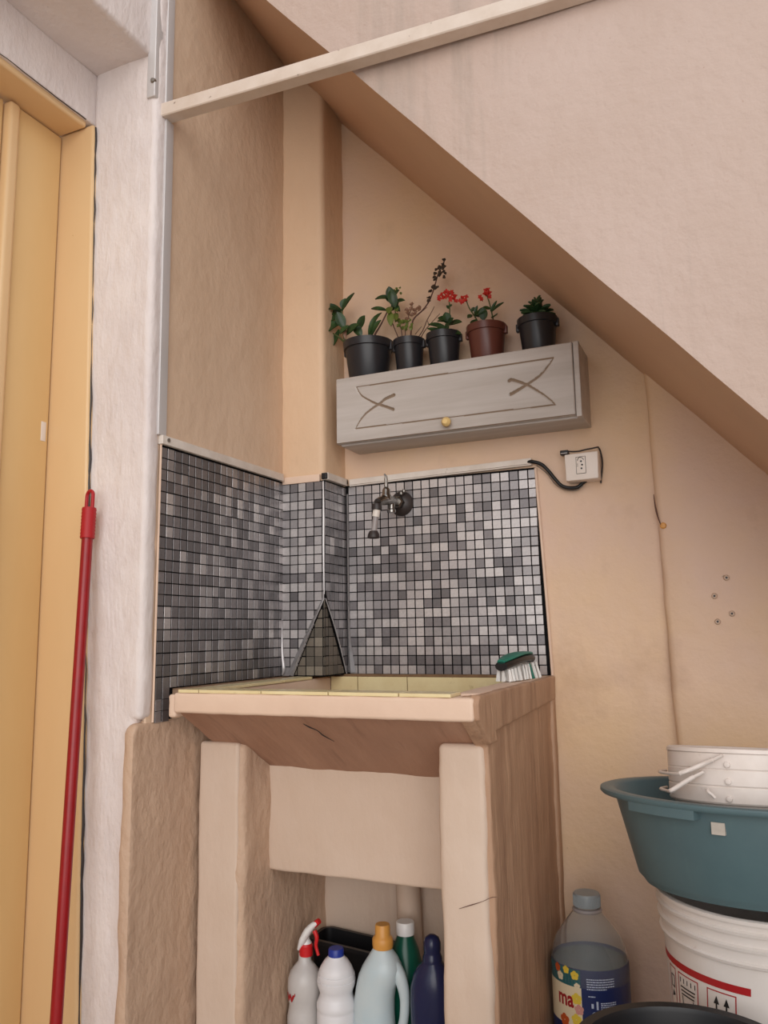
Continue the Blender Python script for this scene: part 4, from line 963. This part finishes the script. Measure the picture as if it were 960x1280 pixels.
# stacked-bucket pictogram
bm = bmesh.new(); x0, x1 = bx(a0)+0.006, bx(a1)-0.006; xm = (x0+x1)/2
for k in range(5):
    x = x0+(x1-x0)*k/4; flat_rect(bm, x-0.0008, zt_-0.013, x+0.0008, zt_-0.006)
for k in range(3): flat_rect(bm, x0+0.001*k, zt_-0.0195-0.005*k, x1-0.001*k, zt_-0.0175-0.005*k)
flat_poly(bm, [(x0+0.003, zt_-0.031), (x0+0.0045, zt_-0.031), (x0+0.0065, zt_-0.05), (x0+0.005, zt_-0.05)])
flat_poly(bm, [(x1-0.0045, zt_-0.031), (x1-0.003, zt_-0.031), (x1-0.005, zt_-0.05), (x1-0.0065, zt_-0.05)])
flat_rect(bm, x0+0.0055, zt_-0.051, x1-0.0055, zt_-0.049)
on_bucket('stacking_pictogram', bm, M['print_black'])
bm = bmesh.new(); x = bx(a0)-0.019; 
frame(bm, x-0.006, zt_-0.03, x+0.006, zt_-0.012, 0.0018); flat_poly(bm, [(x-0.005, zt_-0.045), (x+0.006, zt_-0.04), (x, zt_-0.034)])
on_bucket('handling_pictogram', bm, M['print_black'])

bs = thing('basin', 'large round teal plastic basin standing on the white bucket', 'basin', (1.02, -0.42, BZ))
BSC = (1.02, -0.42, BZ+0.001); BSY = 0.8
HB = 0.137
prof = [(0, 0.005), (0.158, 0.005), (0.160, 0.0), (0.166, 0.0), (0.170, 0.006), (0.176, 0.012), (0.206, HB-0.012), (0.207, HB-0.008), (0.226, HB-0.009), (0.229, HB-0.006), (0.2285, HB-0.001), (0.224, HB+0.0005), (0.209, HB), (0.2035, HB-0.004), (0.173, 0.014), (0.165, 0.009), (0, 0.009)]
obj('basin_bowl', LA(prof, BSC, 96, sy=BSY), M['basin'], bs, sharp=50)
def arc_strip(c, r0, r1, z0, z1, a0_, a1_, n=16):
    bm = bmesh.new(); R_ = []
    for i in range(n+1):
        a = (a0_+(a1_-a0_)*i/n)*D2R
        R_.append([bm.verts.new((c[0]+r*math.cos(a), c[1]+BSY*r*math.sin(a), z)) for r, z in ((r0, z0), (r1, z0), (r1, z1), (r0, z1))])
    for A, B in zip(R_, R_[1:]):
        for k in range(4): bm.faces.new((A[k], A[(k+1) % 4], B[(k+1) % 4], B[k]))
    bm.faces.new(R_[0]); bm.faces.new(list(reversed(R_[-1]))); bmesh.ops.recalc_face_normals(bm, faces=bm.faces); return bm
obj('grip_lip', arc_strip(BSC, 0.204, 0.2265, BZ+HB-0.020, BZ+HB-0.006, -139, -110), M['basin'], bs)
obj('tape_piece', arc_strip(BSC, 0.199, 0.2053, BZ+HB-0.038, BZ+HB-0.022, -106, -101, 4), M['tape'], bs, label='small square of aged tape under the rim')

tilt(bs, (1.02, -0.29, BZ), math.radians(-3))
PC = (0.998, -0.40)
G_PA = 'nested white pails in the teal basin'
def pail(name_label, ztop, lid, ph, dz=0.0):
    z0 = BZ+0.0115+dz; h_ = ztop-z0
    o = thing('pail', name_label, 'pail', (PC[0], PC[1], z0), G_PA)
    R1 = 0.102
    prof = [(0, 0.001), (0.076, 0.0), (0.080, 0.003), (0.094, h_-0.030), (0.0965, h_-0.029), (0.1005, h_-0.0285), (0.102, h_-0.026), (0.102, h_-0.0055), (0.1005, h_-0.0035), (0.099, h_-0.003), (0.0985, h_-0.006), (0.0955, h_-0.012), (0.0775, 0.008), (0, 0.006)]
    return o, prof, h_, z0
tops = [0.760, 0.7365, 0.7125]
labs = ['topmost white pail with a flat lid, nested over the two others', 'middle white pail of the nested stack in the basin', 'lowest white pail of the nested stack, rim near the basin edge']
# the stack is nested: each pail stands a rim height above the one below
for k in (2, 1, 0):
    ztop = tops[k]; o, prof, h_, z0 = pail(labs[k], ztop, k == 0, 0, dz=0.0)
    if k < 2:
        # only the upper ring sits outside, the wall slides inside the pail below
        dz = 0.024*(2-k); z0n = z0+dz; o.location.z = z0n; BASE[o] = Vector((PC[0], PC[1], z0n)); h_ = ztop-z0n
        prof = [(0, 0.001), (0.074, 0.0), (0.0765, 0.003), (0.0915, h_-0.030), (0.0965, h_-0.029), (0.1005, h_-0.0285), (0.102, h_-0.026), (0.102, h_-0.0055), (0.1005, h_-0.0035), (0.099, h_-0.003), (0.0985, h_-0.006), (0.095, h_-0.012), (0.0735, 0.008), (0, 0.006)]
        z0 = z0n
    obj('pail_body', LA(prof, (PC[0], PC[1], z0), 80), M['pail'], o, sharp=30)
    obj('lug', LA([(0, 0.004), (0.004, 0.003), (0.0045, 0), (0, 0)], (PC[0]+0.102*math.cos(-96*D2R), PC[1]+0.102*math.sin(-96*D2R), ztop-0.0205), 12, axis=(math.cos(-96*D2R), math.sin(-96*D2R), 0)), M['pail'], o)
    if k == 0:
        obj('lid', LA([(0, 0.0), (0.088, 0.0), (0.091, 0.003), (0.098, 0.0035), (0.1025, 0.0015), (0.1035, -0.004), (0.1022, -0.004), (0.1005, -0.0005), (0, -0.003)], (PC[0], PC[1], ztop), 80), M['pail'], o, sharp=35)
    # wire bail with plastic sleeve hanging to the left
    a = -100*D2R
    P0 = Vector((PC[0]+0.106*math.cos(a), PC[1]+0.106*math.sin(a), ztop-0.012))
    if k == 0: path = [(0.9834, -0.5000, 0.7532), (0.9699, -0.5000, 0.7457), (0.9552, -0.5000, 0.7393), (0.9393, -0.5000, 0.7316), (0.9209, -0.5000, 0.7237)]
    elif k == 1: path = [(0.9544, -0.5000, 0.7279), (0.9407, -0.5000, 0.7203), (0.9268, -0.5000, 0.7115), (0.9139, -0.5000, 0.7027), (0.9057, -0.5000, 0.6976)]
    else: path = [(0.9543, -0.5100, 0.7039), (0.9595, -0.5100, 0.7009), (0.9645, -0.5100, 0.6968), (0.9685, -0.5100, 0.6926)]
    pts = []
    for i, p in enumerate(path):
        p = Vector(p); v = p-Vector((PC[0], PC[1], p.z))
        if v.length < 0.109 or i == 0: v = v.normalized()*0.1085
        pts.append(Vector((PC[0], PC[1], p.z))+v)
    if k < 2:
        mid = pts[-1]
        L_ = [Vector((PC[0]+0.115*math.cos(b*D2R), PC[1]+0.115*math.sin(b*D2R), pts[-1].z-0.002)) for b in (-150, -172, -198)]
        pts += L_
    bail = obj('bail', TU(pts, 0.0024, 8), M['pail'], o)
    if k < 2: obj('bail_sleeve', TU(pts[1:5], 0.0036, 10), M['pail'], bail)

    tilt(o, (PC[0], PC[1], 0.70), math.radians(-7))

# ================================================================ LARGE DETERGENT BOTTLE
C5 = (0.7035, -0.135); R5 = 0.0725
b5 = thing('detergent_bottle', 'large clear detergent bottle with navy label and grey cap beside the tank', 'bottle', (C5[0], C5[1], FL))
Z5 = 0.4262-0.01
h5 = Z5-FL
pr = [(0, 0.004), (0.060, 0.0), (0.070, 0.006), (R5, 0.02), (R5, h5-0.125), (R5+0.001, h5-0.118), (R5+0.001, h5-0.09), (R5-0.003, h5-0.08), (R5-0.004, h5-0.072), (0.064, h5-0.058), (0.052, h5-0.040), (0.038, h5-0.022), (0.027, h5-0.008), (0.0225, h5-0.002), (0.0225, h5+0.004), (0.021, h5+0.004)]
inn = [(max(r_-0.0012, 0), z+(0.0015 if z < 0.02 else 0)) for r_, z in reversed(pr[:-1])]
obj('bottle_body', LA(pr+inn, (C5[0], C5[1], FL), 64), M['clear'], b5, sharp=60)
obj('liquid', LA([(0, 0.006), (0.066, 0.006), (R5-0.003, 0.02), (R5-0.003, h5-0.096), (R5-0.004, h5-0.094), (0, h5-0.094)], (C5[0], C5[1], FL), 48), M['liquid'], b5, label='pale bluish liquid inside')
obj('neck_ring', LA([(0.022, 0), (0.0275, 0.001), (0.0285, 0.004), (0.0265, 0.007), (0.022, 0.008)], (C5[0], C5[1], Z5-0.008), 32), M['hose'], b5)
cp = [(0.0245, 0)]+[(0.0255, 0.001), (0.0255, 0.0215), (0.024, 0.024), (0, 0.0235)]
cap = obj('cap', LA(cp, (C5[0], C5[1], Z5+0.002), 48), M['cap_grey'], b5)
bm = bmesh.new()
for k in range(48):
    a = 2*PI*k/48; box(bm, (-0.0006, -0.0006, 0), (0.0006, 0.0006, 0.019)); bmesh.ops.translate(bm, verts=bm.verts[-8:], vec=(C5[0]+0.0256*math.cos(a), C5[1]+0.0256*math.sin(a), Z5+0.003))
obj('cap_ribs', bm, M['cap_grey'], cap, smooth=False, kind='stuff')
zl = 0.3270
r5 = lambda z: R5+0.0009
bm = bmesh.new(); R_ = []
for i in range(65):
    a = 2*PI*i/64; ca, sa = math.cos(a), math.sin(a)
    R_.append([bm.verts.new((C5[0]+(R5+0.0006)*ca, C5[1]+(R5+0.0006)*sa, z)) for z in (FL+0.03, zl)])
for A, B in zip(R_, R_[1:]): bm.faces.new((A[0], B[0], B[1], A[1]))
obj('label', bm, M['label_blue'], b5, label='navy blue wrap label')
def b5x(deg): return deg*D2R*(R5+0.0009)
LA_, LM, LR = -146.90, -93.30, -8.60
def on_b5(name, bm, m, lift=0.0, lab=None):
    for v in bm.verts: v.co.z += lift
    return obj(name, wrap(bm, C5, r5, 0.0, 0.0), m, b5, smooth=False, label=lab)
xl_ = b5x(LM)
on_b5('label_print', flat_rect(bmesh.new(), xl_-0.085, zl-0.10, xl_, zl-0.032), M['label_cream'], 0.0001, 'cream panel of the label')
bm = bmesh.new(); flat_rect(bm, xl_-0.085, zl-0.032, xl_-0.001, zl-0.002); on_b5('label_print', bm, M['label_teal'], 0.0001, 'teal band of the label')
def petals(cx, cz, s, m, n=5):
    bm = bmesh.new()
    for k in range(n):
        a = 2*PI*k/n+0.4; x = cx+s*0.55*math.cos(a); z = cz+s*0.55*math.sin(a)
        flat_poly(bm, [(x+s*0.5*math.cos(t), z+s*0.5*math.sin(t)) for t in [i*PI/4 for i in range(8)]])
    on_b5('printed_blossom', bm, m, 0.0003)
for (dx, dz, s, m) in ((-0.012, 0.012, 0.008, 'label_yellow'), (-0.030, 0.006, 0.007, 'label_yellow'), (-0.045, 0.02, 0.008, 'label_cream'), (-0.008, 0.03, 0.006, 'label_cream'),
                       (-0.010, 0.052, 0.010, 'label_yellow'), (-0.006, 0.07, 0.009, 'label_pink'), (-0.012, 0.088, 0.010, 'label_yellow'), (-0.052, 0.008, 0.008, 'label_orange'), (-0.038, 0.095, 0.011, 'label_orange')):
    petals(xl_+dx, zl-dz, s, M[m])
tb = text_mesh('ma', 0.038, bold=0.0011)
for v in tb.verts: v.co.x = v.co.x*0.8+xl_-0.053; v.co.y = v.co.y+zl-0.068
on_b5('lettering', tb, M['print_red'], 0.0005, 'red letters ma')
# tiny illegible paragraph lines on the blue part
r = random.Random(4); bm = bmesh.new()
def para(x0, x1, z, n, dz=0.0042):
    for i in range(n):
        x = x0
        xe = x1 if i < n-1 else x0+(x1-x0)*0.7
        while x < xe:
            w = r.uniform(0.002, 0.006); bm_rect(x, z-i*dz, min(x+w, xe), z-i*dz+0.0018); x += w+0.0009
def bm_rect(x0, y0, x1, y1):
    bm.faces.new([bm.verts.new(p) for p in ((x0, y0, 0), (x1, y0, 0), (x1, y1, 0), (x0, y1, 0))])
para(xl_+0.010, xl_+0.062, zl-0.016, 5); para(xl_+0.012, xl_+0.030, zl-0.045, 1)
para(xl_+0.034, xl_+0.064, zl-0.056, 4, 0.0034); para(xl_+0.014, xl_+0.064, zl-0.080, 5, 0.0036)
on_b5('small_print', bm, M['print_white'], 0.0003)
bm = bmesh.new(); x = xl_+0.017
flat_rect(bm, x, zl-0.064, x+0.004, zl-0.056); flat_rect(bm, x+0.009, zl-0.066, x+0.0125, zl-0.052); 
for k in range(12):
    t0, t1 = k*PI/6, (k+1)*PI/6
    flat_poly(bm, [(x+0.005+q_*math.cos(t), zl-0.074+q_*math.sin(t)) for q_, t in ((0.0034, t0), (0.0042, t0), (0.0042, t1), (0.0034, t1))])
on_b5('dosing_pictogram', bm, M['print_white'], 0.0003)

# black tub in the foreground
tb_c = (0.93, -0.72); TZ = 0.4507; TR = 0.14
tu = thing('tub', 'black plastic tub in the foreground at the bottom right', 'tub', (tb_c[0], tb_c[1], FL))
hh = TZ-FL
obj('tub_body', LA([(0, 0.0), (0.10, 0.0), (0.106, 0.006), (0.128, hh-0.02), (0.129, hh-0.006), (0.138, hh-0.006), (0.140, hh-0.002), (0.138, hh+0.001), (0.126, hh), (0.124, hh-0.006), (0.10, 0.008), (0, 0.006)], (tb_c[0], tb_c[1], FL), 72), M['black'], tu, sharp=40)

# ================================================================ BOTTLES UNDER THE TANK
# spray bottle
cs = (0.1612, -0.29); zc = 0.3105
sp = thing('spray_bottle', 'milky spray bottle with red and white trigger head under the tank', 'spray bottle', (cs[0], cs[1], FL))
h_ = zc-FL
obj('bottle_body', LA([(0, 0.002), (0.032, 0), (0.035, 0.006), (0.035, h_*0.40), (0.0325, h_*0.46), (0.031, h_*0.52), (0.0335, h_*0.58), (0.0345, h_*0.68), (0.0335, h_*0.76), (0.029, h_*0.83), (0.020, h_*0.89), (0.013, h_*0.93), (0.012, h_*1.01), (0, h_*1.01)], (cs[0], cs[1], FL), 48), M['milky'], sp)
obj('screw_collar', LA([(0, 0), (0.0135, 0)]+[(0.0135+0.0007*(i % 2), 0.001+i*0.002) for i in range(10)]+[(0.012, 0.023), (0, 0.023)], (cs[0]+0.003, cs[1], zc-0.003), 32), M['spray_red'], sp)
nk = Vector((cs[0]+0.003, cs[1], zc+0.018))
obj('neck', LA([(0.0115, 0), (0.011, 0.004), (0.0075, 0.009), (0.006, 0.02), (0, 0.02)], nk, 24), M['spray_white'], sp)
hd = [(0.1523, -0.3000, 0.3195), (0.1616, -0.3000, 0.3374), (0.1727, -0.3000, 0.3555), (0.1857, -0.3000, 0.3692), (0.1967, -0.3000, 0.3766)]
bm = TU(hd, [0.003, 0.0095, 0.0105, 0.0085, 0.006], 14, flat=0.75); obj('trigger_head', bm, M['spray_white'], sp)
obj('nozzle', TU([(0.1894, -0.3000, 0.3712), (0.2004, -0.3000, 0.3801)], [0.0062, 0.0056], 12, smooth=False), M['spray_red'], sp)
obj('trigger', TU([(0.1921, -0.3050, 0.3625), (0.1975, -0.3050, 0.3497), (0.1956, -0.3050, 0.3345), (0.2010, -0.3050, 0.3173)], [0.0048, 0.003], 10), M['spray_red'], sp)
tb = text_mesh('w', 0.034, bold=0.001)
rs = lambda z: 0.0352
for v in tb.verts: v.co.x = v.co.x*1.0+(-136*D2R*0.0352); v.co.y = v.co.y*0.8+0.2305
obj('lettering', wrap(tb, cs, rs, 0.0, 0.0), M['print_red'], sp, smooth=False, label='red letter w')
tb = text_mesh("'", 0.026)
for v in tb.verts: v.co.x += (-136*D2R*0.0352)+0.023; v.co.y = v.co.y*0.8+0.2320
obj('lettering', wrap(tb, cs, rs, 0.0, 0.0), M['print_red'], sp, smooth=False)

# white bottle, blue cap
cw = (0.2407, -0.305); zt_ = 0.3360
wb_ = thing('bleach_bottle', 'white ribbed bottle with a blue cap under the tank', 'bottle', (cw[0], cw[1], FL))
h_ = zt_-FL; s = h_
obj('bottle_body', LA([(0, 0), (0.036, 0), (0.038, 0.005), (0.038, s-0.112), (0.0372, s-0.110), (0.0385, s-0.107), (0.0385, s-0.098), (0.034, s-0.088), (0.0318, s-0.080), (0.034, s-0.073), (0.0372, s-0.064), (0.0378, s-0.056), (0.0365, s-0.0555), (0.0375, s-0.0535), (0.036, s-0.045), (0.0345, s-0.0445), (0.035, s-0.0425), (0.031, s-0.033), (0.023, s-0.021), (0.0155, s-0.014), (0.0145, s-0.008), (0, s-0.008)], (cw[0], cw[1], FL), 56), M['white_bottle'], wb_, sharp=60)
obj('cap', LA([(0, -0.004), (0.0150, -0.004), (0.0155, 0.0), (0.0152, 0.016), (0.0135, 0.0185), (0, 0.018)], (cw[0], cw[1], zt_-0.018), 36), M['cap_blue'], wb_, sharp=50)

# pale blue jug with handle
yj = -0.285
jug = thing('softener_jug', 'pale bluish handled jug with an ochre cap under the tank', 'jug', (0.3306, yj, FL))
zj0 = 0.3460
JS = [(0.13, 0.3113, 0.0375), (0.1727, 0.3119, 0.041), (0.2013, 0.3124, 0.0411), (0.2272, 0.3128, 0.0395), (0.2504, 0.314, 0.0387), (0.2712, 0.3178, 0.0386), (0.2927, 0.3258, 0.0411), (0.3108, 0.3314, 0.0377), (0.3271, 0.3327, 0.0283), (0.3402, 0.3322, 0.0188), (0.349, 0.3327, 0.0151)]
secs_ = [(FL+0.001, JS[0][1], yj, JS[0][2]-0.004, 0.030), (FL+0.006, JS[0][1], yj, JS[0][2], 0.034)]
for i, (z, cx, rx) in enumerate(JS):
    ry = min(0.035, rx*0.95)
    secs_.append((z, cx, yj, rx, ry))
obj('jug_body', loft(bmesh.new(), secs_, 40, 2.3), M['jug'], jug, sharp=60)
obj('jug_handle', TU([(0.3388, -0.2850, 0.3265), (0.3571, -0.2850, 0.3088), (0.3686, -0.2850, 0.2932), (0.3764, -0.2850, 0.2687), (0.3774, -0.2850, 0.2404), (0.3718, -0.2850, 0.2084), (0.3546, -0.2850, 0.1801), (0.3359, -0.2850, 0.1656)], [0.014, 0.0145, 0.012, 0.0095, 0.009, 0.009, 0.0115], 16, flat=1.0), M['jug'], jug)
zc = zj0
jx = 0.3333
obj('cap', LA([(0, -0.004), (0.0195, -0.004), (0.0205, 0.002), (0.0205, 0.012), (0.0185, 0.016), (0.0150, 0.019), (0.0148, 0.036), (0.0135, 0.039), (0, 0.0385)], (jx, yj, zc+0.001), 40), M['cap_orange'], jug, sharp=50)
# green bottle behind
cg = (0.3537+0.001, -0.222); zt_ = 0.3732
gb = thing('green_bottle', 'dark green bottle with a white cap behind the ochre-capped jug', 'bottle', (cg[0], cg[1], FL))
s = zt_-FL
obj('bottle_body', LA([(0, 0), (0.036, 0), (0.038, 0.004), (0.038, s-0.105), (0.035, s-0.085), (0.026, s-0.05), (0.0165, s-0.025), (0.0155, s-0.016), (0, s-0.016)], (cg[0], cg[1], FL), 48), M['green_bottle'], gb)
obj('cap', LA([(0, -0.005), (0.0185, -0.005), (0.019, 0.0), (0.0185, 0.017), (0.017, 0.019), (0, 0.0185)], (cg[0], cg[1], zt_-0.018), 36), M['spray_white'], gb, sharp=50)
# navy bottle
cn = (0.4336, -0.285); zt_ = 0.3801
nb = thing('navy_bottle', 'dark navy blue softener bottle with a domed cap beside the right tank leg', 'bottle', (cn[0], cn[1], FL))
s = zt_-FL
sx = cn[0]
obj('bottle_body', loft(bmesh.new(), [(FL, sx, cn[1], 0.036, 0.026), (FL+0.006, sx, cn[1], 0.0405, 0.030), (FL+s-0.12, sx, cn[1], 0.0415, 0.032), (FL+s-0.095, sx, cn[1], 0.0405, 0.032), (FL+s-0.072, sx+0.001, cn[1], 0.0355, 0.029), (FL+s-0.058, sx+0.002, cn[1], 0.028, 0.024), (FL+s-0.050, sx+0.003, cn[1], 0.020, 0.0195), (FL+s-0.046, sx+0.003, cn[1], 0.018, 0.018)], 40, 2.2), M['navy'], nb)
obj('cap', LA([(0, -0.006), (0.0185, -0.006), (0.019, 0.0), (0.0185, 0.008), (0.0165, 0.013), (0.0155, 0.017), (0.0165, 0.021), (0.0165, 0.034), (0.013, 0.043), (0.006, 0.0475), (0, 0.048)], (sx+0.003, cn[1], zt_-0.048), 40), M['navy'], nb, sharp=60)
# black bin behind the bottles
kb = thing('storage_bin', 'black open plastic bin standing behind the bottles under the tank', 'bin', (0.2, -0.19, FL))
def bin_(x0, x1, y0, y1, zt):
    bm = bmesh.new()
    def ring(z, g, y0_, y1_, r=0.02):
        pts = []
        for (cx, cy, a0_) in ((x1-r, y1_-r, 0), (x0+r, y1_-r, 90), (x0+r, y0_+r, 180), (x1-r, y0_+r, 270)):
            for k in range(5):
                a = (a0_+k*22.5)*D2R; pts.append(((cx+(r+g)*math.cos(a)), (cy+(r+g)*math.sin(a)), z(cx) if callable(z) else z))
        return [bm.verts.new(p) for p in pts]
    ztf = lambda x: zt-0.07*(x-x0)
    rs_ = [ring(FL, -0.012, y0, y1), ring(lambda x: ztf(x)-0.008, -0.003, y0, y1), ring(lambda x: ztf(x)-0.008, 0.003, y0, y1), ring(ztf, 0.003, y0, y1), ring(ztf, -0.006, y0, y1), ring(FL+0.008, -0.016, y0, y1)]
    for A, B in zip(rs_, rs_[1:]):
        n = len(A)
        for k in range(n): bm.faces.new((A[k], A[(k+1) % n], B[(k+1) % n], B[k]))
    bm.faces.new(list(reversed(rs_[0]))); bm.faces.new(rs_[-1]); bmesh.ops.recalc_face_normals(bm, faces=bm.faces)
    return bm
obj('bin_body', bin_(0.126, 0.30, -0.215, -0.135, 0.3108), M['black'], kb, sharp=40)

# plugged holes and chips in the right part of the wall
for i, p in enumerate([(0.9983, -0.0275, 1.0498), (0.9730, -0.0275, 1.0133), (1.0033, -0.0275, 0.9769), (0.9753, -0.0275, 0.9614)]):
    w = obj('wall_plug', LA([(0, 0.0005), (0.0022, 0.0005), (0.0045, 0.0022), (0.006, 0.0), (0.006, -0.003), (0, -0.003)], p, 18, axis=(0, -1, 0)), [M['pillar']], loc=p)
    obj('plug_hole', LA([(0, 0.001), (0.0022, 0.001), (0.0022, 0), (0, 0)], p, 12, axis=(0, -1, 0)), M['dark_rubber'], w)
    props(w, ['filled screw hole, highest of the four left of the right wall edge', 'faint filled screw hole left of the highest one', 'filled screw hole right above the lowest one', 'filled screw hole, lowest of the four on the right wall'][i], 'screw hole', 'filled screw holes on the right wall')
